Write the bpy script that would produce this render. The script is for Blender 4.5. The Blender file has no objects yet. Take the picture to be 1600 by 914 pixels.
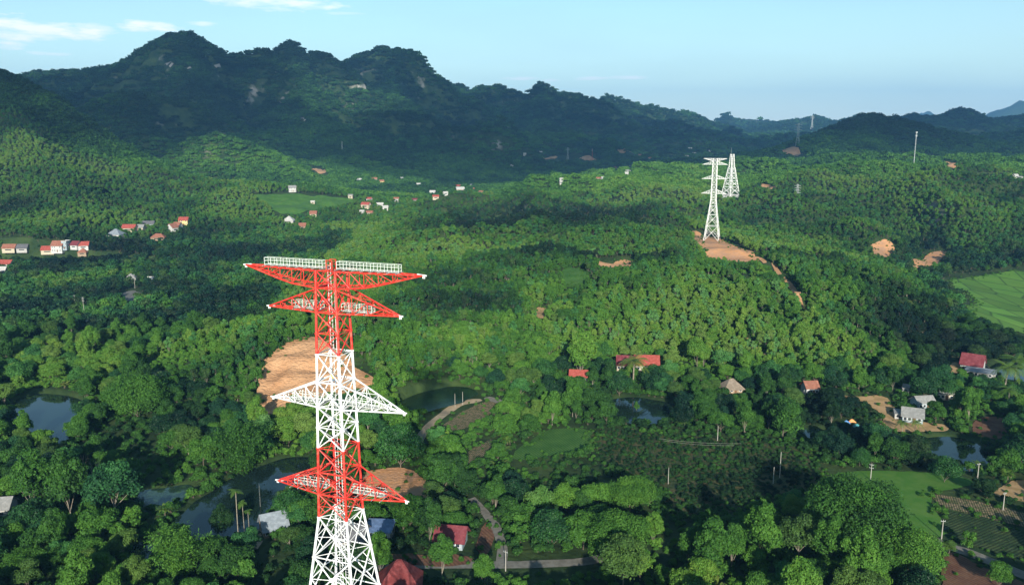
import bpy, math, random
import numpy as np
from mathutils import Vector, Matrix
R = math.radians
rng = np.random.default_rng(7); random.seed(7)
scene = bpy.context.scene
COL = scene.collection

# ------------------------------------------------------------------ camera, sky, sun, exposure
CAMZ, PITCH, FPX = 115.0, 10.7, 1300.0
cd = bpy.data.cameras.new('camera'); cam = bpy.data.objects.new('camera', cd); COL.objects.link(cam)
cd.sensor_width = 36.0; cd.lens = 36.0*FPX/1600.0; cd.clip_start = 0.5; cd.clip_end = 60000
cam.location = (0, 0, CAMZ); cam.rotation_euler = (R(90-PITCH), 0, 0)
scene.camera = cam
SUN_EL = 19.0; SUN_AZ_OFF = 3.0          # sun stands behind the camera, a little to its right
w = bpy.data.worlds.new('World'); scene.world = w; w.use_nodes = True
def build_world():
    nt = w.node_tree; N = nt.nodes; L = nt.links; N.clear()
    out = N.new('ShaderNodeOutputWorld'); bg = N.new('ShaderNodeBackground'); bg.inputs[1].default_value = 0.107
    sky = N.new('ShaderNodeTexSky'); sky.sky_type = 'NISHITA'; sky.sun_disc = False
    sky.sun_elevation = R(SUN_EL); sky.sun_rotation = R(180-SUN_AZ_OFF)
    sky.altitude = 300; sky.air_density = 1.0; sky.dust_density = 0.6; sky.ozone_density = 1.6
    tc = N.new('ShaderNodeTexCoord'); sep = N.new('ShaderNodeSeparateXYZ'); L.new(tc.outputs['Generated'], sep.inputs[0])
    def m(op, a, b=None, c=None, clamp=False):
        n = N.new('ShaderNodeMath'); n.operation = op; n.use_clamp = clamp
        for i, v in enumerate((a, b, c)):
            if v is None: continue
            if isinstance(v, (int, float)): n.inputs[i].default_value = v
            else: L.new(v, n.inputs[i])
        return n.outputs[0]
    # thin clouds: directions (azimuth, elevation) of far cloud streaks, softened with noise
    az = m('ARCTAN2', sep.outputs[0], sep.outputs[1]); el = m('ARCSINE', sep.outputs[2])
    comb = N.new('ShaderNodeCombineXYZ'); L.new(m('MULTIPLY', az, 26), comb.inputs[0]); L.new(m('MULTIPLY', el, 110), comb.inputs[1])
    nz = N.new('ShaderNodeTexNoise'); nz.inputs['Scale'].default_value = 1.0; nz.inputs['Detail'].default_value = 7; nz.inputs['Roughness'].default_value = .62
    L.new(comb.outputs[0], nz.inputs['Vector'])
    total = None
    for (px, py, wx, wy, st) in CLOUDS:
        X = (px-800)/FPX; Yv = (457-py)/FPX
        p = R(PITCH); dz = math.sin(-p)+Yv*math.cos(p); dy = math.cos(p)+Yv*math.sin(p)
        a0 = math.atan2(X, dy); e0 = math.atan2(dz, math.hypot(X, dy))
        dx = m('DIVIDE', m('SUBTRACT', az, a0), wx/FPX); de = m('DIVIDE', m('SUBTRACT', el, e0), wy/FPX)
        r2 = m('ADD', m('MULTIPLY', dx, dx), m('MULTIPLY', de, de))
        v = m('SUBTRACT', 1.0, r2)
        v = m('ADD', v, m('MULTIPLY', m('SUBTRACT', nz.outputs[0], 0.5), 4.5))
        v = m('MULTIPLY', m('MULTIPLY', v, 0.9, clamp=True), st, clamp=True)
        total = v if total is None else m('MAXIMUM', total, v)
    # faint wide cirrus veil
    nz2 = N.new('ShaderNodeTexNoise'); nz2.inputs['Scale'].default_value = 1.0; nz2.inputs['Detail'].default_value = 5
    comb2 = N.new('ShaderNodeCombineXYZ'); L.new(m('MULTIPLY', az, 2.6), comb2.inputs[0]); L.new(m('MULTIPLY', el, 14), comb2.inputs[1]); L.new(comb2.outputs[0], nz2.inputs['Vector'])
    veil = m('MULTIPLY', m('SUBTRACT', nz2.outputs[0], 0.42, clamp=True), 0.9, clamp=True)
    hsv = N.new('ShaderNodeMix'); hsv.data_type = 'RGBA'; hsv.blend_type = 'MULTIPLY'; hsv.inputs[0].default_value = 1.0
    L.new(sky.outputs[0], hsv.inputs[6]); hsv.inputs[7].default_value = SKY_TINT
    hf = m('MULTIPLY', m('POWER', 2.718, m('MULTIPLY', m('ABSOLUTE', el), -10.0)), .95)
    hm = N.new('ShaderNodeMix'); hm.data_type = 'RGBA'; L.new(hf, hm.inputs[0]); L.new(hsv.outputs[2], hm.inputs[6]); hm.inputs[7].default_value = (6.9, 7.7, 6.9, 1)
    mx = N.new('ShaderNodeMix'); mx.data_type = 'RGBA'; L.new(veil, mx.inputs[0]); L.new(hm.outputs[2], mx.inputs[6]); mx.inputs[7].default_value = (3.4, 4.8, 5.3, 1)
    mx2 = N.new('ShaderNodeMix'); mx2.data_type = 'RGBA'; L.new(total, mx2.inputs[0]); L.new(mx.outputs[2], mx2.inputs[6]); mx2.inputs[7].default_value = (8.0, 8.2, 8.4, 1)
    L.new(mx2.outputs[2], bg.inputs[0]); L.new(bg.outputs[0], out.inputs[0])
SKY_TINT = (0.68, 0.96, 0.97, 1)
CLOUDS = [(10, 40, 60, 14, 1), (95, 51, 66, 13, 1), (30, 58, 24, 8, .9), (15, 71, 22, 6, .9), (232, 42, 50, 8, 1), (312, 38, 26, 4, .6), (80, 84, 30, 3, .5),
          (430, 4, 95, 11, .8), (365, 2, 25, 5, .5), (150, 44, 28, 6, .5), (540, 22, 30, 3, .35),
          (815, 123, 32, 3, .6), (862, 126, 18, 2.5, .5), (918, 123, 26, 3, .6), (980, 122, 34, 3, .6)]
build_world()
sd_ = bpy.data.lights.new('sun', 'SUN'); sun = bpy.data.objects.new('sun', sd_); COL.objects.link(sun)
sd_.energy = 5.0; sd_.angle = R(0.53); sd_.color = (1.0, 0.94, 0.82)
SUNV = Vector((math.sin(R(SUN_AZ_OFF))*math.cos(R(SUN_EL)), -math.cos(R(SUN_AZ_OFF))*math.cos(R(SUN_EL)), math.sin(R(SUN_EL))))  # towards the sun
sun.rotation_euler = SUNV.to_track_quat('Z', 'Y').to_euler(); sun.location = (0, -50, 400)
vs = scene.view_settings; vs.view_transform = 'Standard'; vs.look = 'None'; vs.gamma = 1; vs.use_curve_mapping = False; vs.exposure = 0.74
cy = scene.cycles; cy.max_bounces = 5; cy.diffuse_bounces = 2; cy.glossy_bounces = 2; cy.transmission_bounces = 2; cy.transparent_max_bounces = 6
cy.volume_bounces = 0; cy.caustics_reflective = False; cy.caustics_refractive = False

# ------------------------------------------------------------------ helpers
CP, SP = math.cos(R(PITCH)), math.sin(R(PITCH))
def ray(px, py):
    X = (px-800)/FPX; Y = (457-py)/FPX
    return np.array([X, CP+Y*SP, -SP+Y*CP])          # per unit of camera depth
def at_y(px, py, y):                                  # point on the pixel's ray at world y
    d = ray(px, py); t = y/d[1]; return np.array([d[0]*t, y, CAMZ+d[2]*t])
def at_z(px, py, z):
    d = ray(px, py); t = (z-CAMZ)/d[2]; return np.array([d[0]*t, d[1]*t, z])
def project(x, y, z):
    h = z-CAMZ; Z = y*CP-h*SP; v = y*SP+h*CP
    return 800+FPX*x/Z, 457-FPX*v/Z, Z
def tag(o, label=None, cat=None, group=None, kind=None):
    if label: o['label'] = label
    if cat: o['category'] = cat
    if group: o['group'] = group
    if kind: o['kind'] = kind
    return o
def empty(name, loc, rz=0.0, **k):
    o = bpy.data.objects.new(name, None); COL.objects.link(o); o.location = loc; o.rotation_euler = (0, 0, rz); o.empty_display_size = 1
    return tag(o, **k)
def mesh_obj(name, verts, faces, mats=None, parent=None, mi=None, smooth=False, **k):
    me = bpy.data.meshes.new(name)
    me.from_pydata([tuple(v) for v in verts] if not isinstance(verts, np.ndarray) else verts.tolist(), [], faces if isinstance(faces, list) else faces.tolist())
    for m_ in (mats or []): me.materials.append(m_)
    if mi is not None: me.polygons.foreach_set('material_index', np.asarray(mi, dtype=np.int32))
    if smooth: me.polygons.foreach_set('use_smooth', np.ones(len(me.polygons), dtype=bool))
    me.update()
    o = bpy.data.objects.new(name, me); COL.objects.link(o)
    if parent: o.parent = parent
    return tag(o, **k)
class MB:
    def __init__(s): s.v = []; s.f = []; s.m = []
    def tube(s, a, b, r, r2=None, n=6, mi=0, cap=True):
        a = Vector(a); b = Vector(b); r2 = r if r2 is None else r2
        d = (b-a); 
        if d.length < 1e-6: return s
        d.normalize(); u = d.orthogonal().normalized(); w_ = d.cross(u); k = len(s.v)
        for (p, rr) in ((a, r), (b, r2)):
            for i in range(n):
                t = 2*math.pi*i/n; s.v.append(p+u*(math.cos(t)*rr)+w_*(math.sin(t)*rr))
        for i in range(n):
            j = (i+1) % n; s.f.append((k+i, k+j, k+n+j, k+n+i)); s.m.append(mi)
        if cap:
            s.f.append(tuple(range(k+n-1, k-1, -1))); s.m.append(mi); s.f.append(tuple(range(k+n, k+2*n))); s.m.append(mi)
        return s
    def box(s, c, sz, rz=0.0, mi=0):
        k = len(s.v); cs, sn = math.cos(rz), math.sin(rz)
        for dz in (-.5, .5):
            for (dx, dy) in ((-.5, -.5), (.5, -.5), (.5, .5), (-.5, .5)):
                x, y = dx*sz[0], dy*sz[1]; s.v.append(Vector((c[0]+x*cs-y*sn, c[1]+x*sn+y*cs, c[2]+dz*sz[2])))
        for f in ((3, 2, 1, 0), (4, 5, 6, 7), (0, 1, 5, 4), (1, 2, 6, 5), (2, 3, 7, 6), (3, 0, 4, 7)):
            s.f.append(tuple(k+i for i in f)); s.m.append(mi)
        return s
    def face(s, pts, mi=0):
        k = len(s.v); s.v += [Vector(p) for p in pts]; s.f.append(tuple(range(k, k+len(pts)))); s.m.append(mi); return s
    def slab(s, pts, th, mi=0):                       # thick polygon along its normal
        P = [Vector(p) for p in pts]; nrm = (P[1]-P[0]).cross(P[2]-P[0]).normalized(); k = len(s.v); n = len(P)
        s.v += P+[p-nrm*th for p in P]
        s.f.append(tuple(range(k, k+n))); s.m.append(mi); s.f.append(tuple(range(k+2*n-1, k+n-1, -1))); s.m.append(mi)
        for i in range(n):
            j = (i+1) % n; s.f.append((k+i, k+n+i, k+n+j, k+j)); s.m.append(mi)
        return s
    def build(s, name, mats, parent=None, smooth=False, **k):
        if not isinstance(mats, (list, tuple)): mats = [mats]
        return mesh_obj(name, s.v, s.f, mats, parent, s.m, smooth, **k)

# value noise
_T = rng.random((256, 256))
def vnoise(x, y, seed=0):
    x = np.asarray(x, float)+seed*17.31; y = np.asarray(y, float)+seed*9.73
    xi = np.floor(x).astype(int); yi = np.floor(y).astype(int); fx = x-xi; fy = y-yi
    fx = fx*fx*fx*(fx*(fx*6-15)+10); fy = fy*fy*fy*(fy*(fy*6-15)+10)
    g = lambda a, b: _T[a & 255, b & 255]
    return (g(xi, yi)*(1-fx)+g(xi+1, yi)*fx)*(1-fy)+(g(xi, yi+1)*(1-fx)+g(xi+1, yi+1)*fx)*fy
def fbm(x, y, sc, octv=4, seed=0, ridged=False):
    s = 0; a = .5; t = 0
    for i in range(octv):
        n = vnoise(x/sc*2**i, y/sc*2**i, seed+i*3)
        if ridged: n = 1-np.abs(2*n-1)
        s = s+a*n; t += a; a *= .5
    return s/t
def sstep(a, b, x): t = np.clip((x-a)/(b-a), 0, 1); return t*t*(3-2*t)

# ------------------------------------------------------------------ materials
def mat(name, base, rough=.9, spec=.2, metallic=0.0, noise=None, bump=None, transl=None):
    """noise=(scale, colour2, lo, hi, detail); bump=(scale, strength, dist)"""
    m = bpy.data.materials.new(name); m.use_nodes = True; nt = m.node_tree; N = nt.nodes; L = nt.links
    b = N['Principled BSDF']; b.inputs['Base Color'].default_value = (*base, 1); b.inputs['Roughness'].default_value = rough
    b.inputs['Specular IOR Level'].default_value = spec; b.inputs['Metallic'].default_value = metallic
    geo = N.new('ShaderNodeNewGeometry')
    if noise:
        n = N.new('ShaderNodeTexNoise'); n.inputs['Scale'].default_value = noise[0]; n.inputs['Detail'].default_value = noise[4] if len(noise) > 4 else 5; n.inputs['Roughness'].default_value = .6
        L.new(geo.outputs['Position'], n.inputs['Vector'])
        mr = N.new('ShaderNodeMapRange'); mr.inputs[1].default_value = noise[2]; mr.inputs[2].default_value = noise[3]; L.new(n.outputs[0], mr.inputs[0])
        mx = N.new('ShaderNodeMix'); mx.data_type = 'RGBA'; L.new(mr.outputs[0], mx.inputs[0]); mx.inputs[6].default_value = (*base, 1); mx.inputs[7].default_value = (*noise[1], 1)
        L.new(mx.outputs[2], b.inputs['Base Color'])
    if bump:
        n2 = N.new('ShaderNodeTexNoise'); n2.inputs['Scale'].default_value = bump[0]; n2.inputs['Detail'].default_value = 4; L.new(geo.outputs['Position'], n2.inputs['Vector'])
        bp = N.new('ShaderNodeBump'); bp.inputs['Strength'].default_value = bump[1]; bp.inputs['Distance'].default_value = bump[2]
        L.new(n2.outputs[0], bp.inputs['Height']); L.new(bp.outputs[0], b.inputs['Normal'])
    return m
def leaf_mat(name, stops, transl=.25, rough=.62):
    m = bpy.data.materials.new(name); m.use_nodes = True; nt = m.node_tree; N = nt.nodes; L = nt.links
    b = N['Principled BSDF']; out = N['Material Output']; b.inputs['Roughness'].default_value = rough; b.inputs['Specular IOR Level'].default_value = .18
    at = N.new('ShaderNodeAttribute'); at.attribute_type = 'INSTANCER'; at.attribute_name = 'tint'
    oi = N.new('ShaderNodeObjectInfo'); lf = N.new('ShaderNodeAttribute'); lf.attribute_name = 'leafvar'
    a1 = N.new('ShaderNodeMath'); a1.operation = 'MULTIPLY_ADD'; L.new(oi.outputs['Random'], a1.inputs[0]); a1.inputs[1].default_value = .12; L.new(at.outputs['Fac'], a1.inputs[2])
    a2 = N.new('ShaderNodeMath'); a2.operation = 'MULTIPLY_ADD'; L.new(lf.outputs['Fac'], a2.inputs[0]); a2.inputs[1].default_value = .34; L.new(a1.outputs[0], a2.inputs[2])
    a3 = N.new('ShaderNodeMath'); a3.operation = 'SUBTRACT'; L.new(a2.outputs[0], a3.inputs[0]); a3.inputs[1].default_value = .19
    cr = N.new('ShaderNodeValToRGB'); L.new(a3.outputs[0], cr.inputs[0]); e = cr.color_ramp.elements
    e[0].position = stops[0][0]; e[0].color = (*stops[0][1], 1); e[1].position = stops[-1][0]; e[1].color = (*stops[-1][1], 1)
    for (p, c) in stops[1:-1]:
        q = e.new(p); q.color = (*c, 1)
    L.new(cr.outputs[0], b.inputs['Base Color'])
    tr = N.new('ShaderNodeBsdfTranslucent'); L.new(cr.outputs[0], tr.inputs[0]); mx = N.new('ShaderNodeMixShader'); mx.inputs[0].default_value = transl
    L.new(b.outputs[0], mx.inputs[1]); L.new(tr.outputs[0], mx.inputs[2]); L.new(mx.outputs[0], out.inputs[0])
    return m
M = {}
STOPS = [(0.0, (.005, .022, .008)), (.25, (.018, .058, .015)), (.5, (.045, .134, .019)), (.75, (.088, .210, .026)), (1.0, (.16, .26, .04))]
M['leaf'] = leaf_mat('leaf_green', STOPS)
M['leafdark'] = leaf_mat('leaf_deep_green', [(a, (c[0]*.72, c[1]*.85, c[2]*1.25)) for a, c in STOPS], .18, .5)
M['leafolive'] = leaf_mat('leaf_olive', [(a, (min(c[0]*1.2+.004, .15), c[1]*.95, c[2]*1.2+.004)) for a, c in STOPS])
M['leafblue'] = leaf_mat('leaf_blue_green', [(a, (c[0]*.8, c[1]*1.0, c[2]*1.9)) for a, c in STOPS])
M['palm'] = leaf_mat('palm_green', [(0, (.03, .08, .02)), (.5, (.06, .13, .02)), (1, (.16, .20, .04))], .15, .5)
M['bark'] = mat('bark', (.09, .07, .05), noise=(3, (.16, .14, .11), .4, .65))
M['palebark'] = mat('pale_bark', (.26, .23, .18), noise=(2, (.12, .10, .08), .45, .7))
M['ground'] = mat('woodland_ground', (.018, .040, .012), noise=(.05, (.045, .075, .020), .42, .66, 10), bump=(.4, .8, .5))
M['grass'] = mat('bright_grass', (.055, .155, .018), noise=(.16, (.085, .18, .03), .42, .62, 12), bump=(3, .5, .2))
M['meadow'] = mat('meadow_grass', (.040, .125, .018), noise=(.07, (.075, .18, .03), .35, .65, 10), bump=(2, .5, .3))
M['clay'] = mat('bare_clay', (.54, .31, .165), noise=(.07, (.42, .22, .11), .40, .62, 9), bump=(.7, .8, 1.2))
M['clay_orange'] = mat('orange_clay', (.56, .28, .13), noise=(.12, (.44, .25, .15), .4, .6, 8), bump=(.7, .6, .7))
M['redsoil'] = mat('red_brown_soil', (.12, .055, .035), noise=(.2, (.17, .09, .055), .4, .6, 8), bump=(1.5, .5, .3))
M['tan'] = mat('trodden_tan_soil', (.42, .27, .14), noise=(.25, (.30, .20, .09), .45, .62, 8), bump=(1.5, .4, .2))
M['drysoil'] = mat('dry_field_soil', (.22, .17, .10), noise=(.9, (.07, .09, .03), .45, .6, 8), bump=(1.2, .8, .6))
M['scrub'] = mat('scrub_ground', (.035, .055, .018), noise=(.25, (.085, .075, .03), .45, .62, 8), bump=(1, .8, .8))
M['concrete'] = mat('worn_concrete', (.20, .19, .17), noise=(.5, (.13, .125, .105), .4, .65), bump=(3, .2, .05))
M['dirtroad'] = mat('dirt_track', (.33, .26, .18), noise=(.5, (.24, .20, .13), .4, .65), bump=(3, .3, .08))
M['rock'] = mat('limestone', (.33, .31, .28), noise=(.03, (.12, .11, .10), .45, .62, 8), bump=(.1, 1, 5))
def water_mat(name, base, rough=.04, algae=None):
    m = mat(name, base, rough, .22, noise=algae, bump=(.8, .06, .05)); return m
M['water'] = water_mat('still_pond_water', (.010, .022, .018))
M['algae'] = water_mat('algae_green_water', (.008, .024, .010), .22, (.09, (.015, .038, .014), .45, .6, 8))
M['murky'] = water_mat('murky_green_water', (.02, .045, .03), .1, (.3, (.05, .10, .05), .5, .7, 5))
M['towerwhite'] = mat('white_tower_paint', (.80, .81, .82), .45, .5, noise=(1.4, (.60, .59, .52), .52, .74))
M['towerred'] = mat('red_tower_paint', (.60, .035, .025), .42, .5, noise=(1.6, (.66, .15, .10), .50, .72))
M['drygrass'] = mat('pale_dry_grass', (.10, .19, .035), noise=(.12, (.30, .25, .12), .45, .62, 9), bump=(.8, .8, .6))
M['galv'] = mat('galvanised_steel', (.50, .53, .52), .5, .5, .25, noise=(2, (.38, .40, .40), .45, .65))
M['lattice'] = mat('pale_zinc_lattice', (.78, .78, .76), .5, .5, noise=(.5, (.66, .67, .66), .45, .65))
M['grate'] = mat('steel_walkway_grating', (.46, .46, .44), .6, .4, noise=(6, (.22, .23, .22), .45, .55))
M['pole'] = mat('concrete_pole', (.33, .32, .29), noise=(1.5, (.36, .34, .30), .45, .65))
M['darkline'] = mat('cable_black', (.02, .02, .02), .6)

def rows(name, scale, rot, dark=.55, dist=1.5):
    m = M[name]; nt = m.node_tree; N = nt.nodes; L = nt.links; b = N['Principled BSDF']; src = b.inputs['Base Color'].links[0].from_socket
    geo = N.new('ShaderNodeNewGeometry'); mp = N.new('ShaderNodeMapping'); mp.inputs['Rotation'].default_value = (0, 0, R(rot)); L.new(geo.outputs['Position'], mp.inputs['Vector'])
    wv = N.new('ShaderNodeTexWave'); wv.inputs['Scale'].default_value = scale; wv.inputs['Distortion'].default_value = dist; wv.inputs['Detail'].default_value = 3; L.new(mp.outputs[0], wv.inputs['Vector'])
    mr = N.new('ShaderNodeMapRange'); mr.inputs[1].default_value = .25; mr.inputs[2].default_value = .75; mr.inputs[3].default_value = dark; mr.inputs[4].default_value = 1.15; L.new(wv.outputs[0], mr.inputs[0])
    mx = N.new('ShaderNodeMix'); mx.data_type = 'RGBA'; mx.blend_type = 'MULTIPLY'; mx.inputs[0].default_value = 1; L.new(src, mx.inputs[6]); L.new(mr.outputs[0], mx.inputs[7]); L.new(mx.outputs[2], b.inputs['Base Color'])
def plots(name, scale, edge, col):
    m = M[name]; nt = m.node_tree; N = nt.nodes; L = nt.links; b = N['Principled BSDF']; src = b.inputs['Base Color'].links[0].from_socket
    geo = N.new('ShaderNodeNewGeometry'); mp = N.new('ShaderNodeMapping'); mp.inputs['Rotation'].default_value = (0, 0, .5); mp.inputs['Scale'].default_value = (1, .45, 1); L.new(geo.outputs['Position'], mp.inputs['Vector'])
    for feat in ('DISTANCE_TO_EDGE', 'F1'):
        v = N.new('ShaderNodeTexVoronoi'); v.voronoi_dimensions = '2D'; v.feature = feat; v.inputs['Scale'].default_value = scale; v.inputs['Randomness'].default_value = .75; L.new(mp.outputs[0], v.inputs['Vector'])
        mx = N.new('ShaderNodeMix'); mx.data_type = 'RGBA'
        if feat == 'F1':
            hs = N.new('ShaderNodeSeparateColor'); L.new(v.outputs['Color'], hs.inputs[0]); mr = N.new('ShaderNodeMapRange'); mr.inputs[3].default_value = .72; mr.inputs[4].default_value = 1.3; L.new(hs.outputs[0], mr.inputs[0]); mx.blend_type = 'MULTIPLY'; mx.inputs[0].default_value = 1; L.new(src, mx.inputs[6]); L.new(mr.outputs[0], mx.inputs[7])
        else:
            mr = N.new('ShaderNodeMapRange'); mr.inputs[1].default_value = 0; mr.inputs[2].default_value = edge; mr.inputs[3].default_value = .85; mr.inputs[4].default_value = 0; L.new(v.outputs['Distance'], mr.inputs[0]); L.new(mr.outputs[0], mx.inputs[0]); L.new(src, mx.inputs[6]); mx.inputs[7].default_value = (*col, 1)
        src = mx.outputs[2]
    L.new(src, b.inputs['Base Color'])
M['paddy'] = mat('rice_paddy', (.075, .19, .022), noise=(.05, (.11, .22, .03), .35, .65, 8), bump=(2, .4, .2)); plots('paddy', .06, .06, (.02, .05, .012))
M['crop'] = mat('crop_rows', (.035, .11, .018), noise=(.12, (.07, .16, .03), .35, .65, 8), bump=(2, .6, .4)); rows('crop', .32, 35, .6)
M['darkcrop'] = mat('dark_crop_rows', (.020, .045, .014), noise=(.25, (.05, .075, .025), .42, .65, 8), bump=(1.5, .8, .5)); rows('darkcrop', .3, 60, .55)
rows('drysoil', .45, 20, .45); rows('redsoil', .3, -30, .8)
# ------------------------------------------------------------------ terrain
CTRL = []   # (px, py, z)
def C(z, *pts):
    for p in pts: CTRL.append((p[0], p[1], z))
C(0, (0, 914), (200, 914), (400, 914), (600, 914), (800, 914), (1600, 914), (600, 800), (0, 800), (900, 800), (1000, 914))
C(3, (1150, 914), (1300, 914)); C(1, (1200, 820), (1600, 800)); C(-.5, (300, 800), (150, 800))
C(0, (0, 700), (200, 700), (400, 700), (600, 700), (800, 700), (1000, 700), (1200, 700), (1400, 700), (1600, 700))
C(0, (0, 640), (200, 640), (350, 650), (650, 650), (850, 650), (1000, 650), (1200, 650), (720, 615), (1300, 655), (1000, 600))
C(1, (1430, 655), (1600, 640)); C(2, (1520, 600)); C(0, (1600, 585)); C(-6, (1500, 440), (1600, 440), (1600, 520), (1540, 480)); C(-3, (1560, 545))
C(14, (1420, 482)); C(22, (1330, 442)); C(24, (1250, 416)); C(23, (1180, 395)); C(4, (1470, 530)); C(3, (1450, 575), (1300, 610), (1100, 595), (900, 600), (800, 600))
C(21, (1112, 376)); C(20.5, (1140, 388), (1090, 372)); C(12, (1350, 530), (1200, 530), (1000, 510), (850, 500)); C(20, (1200, 460), (1000, 450), (850, 440)); C(12, (700, 500)); C(14, (600, 480))
C(-3, (1380, 398)); C(-5, (1450, 412)); C(-1, (1310, 388)); C(6, (1245, 378)); C(28, (1200, 352), (1340, 352)); C(10, (940, 372), (1020, 380)); C(20, (1150, 345)); C(27, (1140, 312), (1125, 312), (1158, 312)); C(36, (1230, 285)); C(56, (1300, 266)); C(62, (1400, 263)); C(66, (1480, 256)); C(58, (1550, 264)); C(48, (1600, 276))
C(35, (1400, 320)); C(24, (1500, 350)); C(8, (1600, 385)); C(28, (1300, 330)); C(42, (1550, 310)); C(4, (1550, 400))
C(34, (1000, 275)); C(28, (1100, 290)); C(24, (830, 303)); C(14, (700, 320)); C(5, (570, 350)); C(0, (480, 392)); C(36, (1000, 338)); C(31, (900, 350)); C(26, (1060, 345)); C(22, (700, 370)); C(22, (800, 375)); C(12, (600, 400)); C(20, (900, 400))
C(0, (100, 560), (0, 560)); C(-4, (100, 480), (300, 450), (0, 500)); C(-7, (100, 410), (0, 400), (200, 400)); C(-10, (250, 360), (350, 370)); C(-3, (400, 430)); C(1, (200, 530)); C(8, (470, 480)); C(4, (370, 510)); C(5, (430, 455))
C(-12, (480, 320), (400, 340), (600, 328), (650, 310), (150, 350), (0, 350)); C(-14, (400, 300), (600, 290), (750, 290), (900, 282), (200, 320)); C(8, (50, 320)); C(1, (100, 335))
C(3, (395, 640)); C(2, (450, 648), (600, 655)); C(19, (500, 522)); C(17, (450, 545)); C(15, (560, 548)); C(10, (420, 590)); C(9, (500, 585)); C(9, (585, 600))
CW = [at_z(*p[:2], p[2]) for p in CTRL]
for (x, y, z) in ((-150, 60, -2), (0, 60, 0), (150, 60, 4), (-60, 130, 0), (70, 130, 3), (-250, 200, 0), (250, 200, 2), (-600, 450, 0), (600, 500, -4), (0, -300, 0), (-800, 900, 30), (900, 900, 20), (-1000, 1500, 20), (1100, 1500, 50)):
    CW.append(np.array([x, y, z], float))
CW = np.array(CW)
def _phi(d): return np.sqrt(d*d+20.0**2)
def _tps_fit():
    n = len(CW); D = np.hypot(CW[:, None, 0]-CW[None, :, 0], CW[:, None, 1]-CW[None, :, 1])
    A = np.zeros((n+1, n+1)); A[:n, :n] = _phi(D)-np.eye(n)*3.0; A[:n, n] = 1; A[n, :n] = 1
    b = np.zeros(n+1); b[:n] = CW[:, 2]
    return np.linalg.solve(A, b)
_W = _tps_fit()
def tps(x, y):
    s = np.full(x.shape, _W[-1])
    for i in range(len(CW)): s += _W[i]*_phi(np.hypot(x-CW[i, 0], y-CW[i, 1]))
    return s
# grid lines
def _lines(step, half, g, end):
    a = list(np.arange(0, half+.01, step)); s = step
    while a[-1] < end: s *= g; a.append(a[-1]+s)
    return a
_xr = _lines(2.0, 290, 1.018, 11000); GX = np.array([-v for v in _xr[:0:-1]]+_xr)
_yb = [-1500, -1200, -900, -700, -500, -350, -250, -150, -80, -20, 30, 60, 80, 100, 120, 135, 150]; _yr = [160.]
while _yr[-1] < 460: _yr.append(_yr[-1]+2.0)
_s = 2.0
while _yr[-1] < 16000: _s *= 1.0072; _yr.append(_yr[-1]+_s)
GY = np.array(_yb+_yr, float)
XX, YY = np.meshgrid(GX, GY)
T = tps(XX[:, :], YY)
T = np.clip(T, -22, 78)
_out = np.maximum(sstep(1700, 2400, YY), sstep(1.0, 1.7, np.abs(XX)/(0.75*np.maximum(YY, 0)+350)))
T = T*(1-_out)+(-18)*_out
_hill = sstep(2, 16, T)*sstep(340, 420, YY)
_fix = 1-np.exp(-(np.hypot(XX-180, YY-752)/70)**2)-np.exp(-(np.hypot(XX-310, YY-1180)/80)**2)
T += _hill*_fix*((fbm(XX, YY, 150, 4, 1, True)-.60)*(22+48*sstep(480, 1200, YY))*sstep(350, 620, YY)+(fbm(XX, YY, 60, 3, 2, True)-.5)*9)
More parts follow.
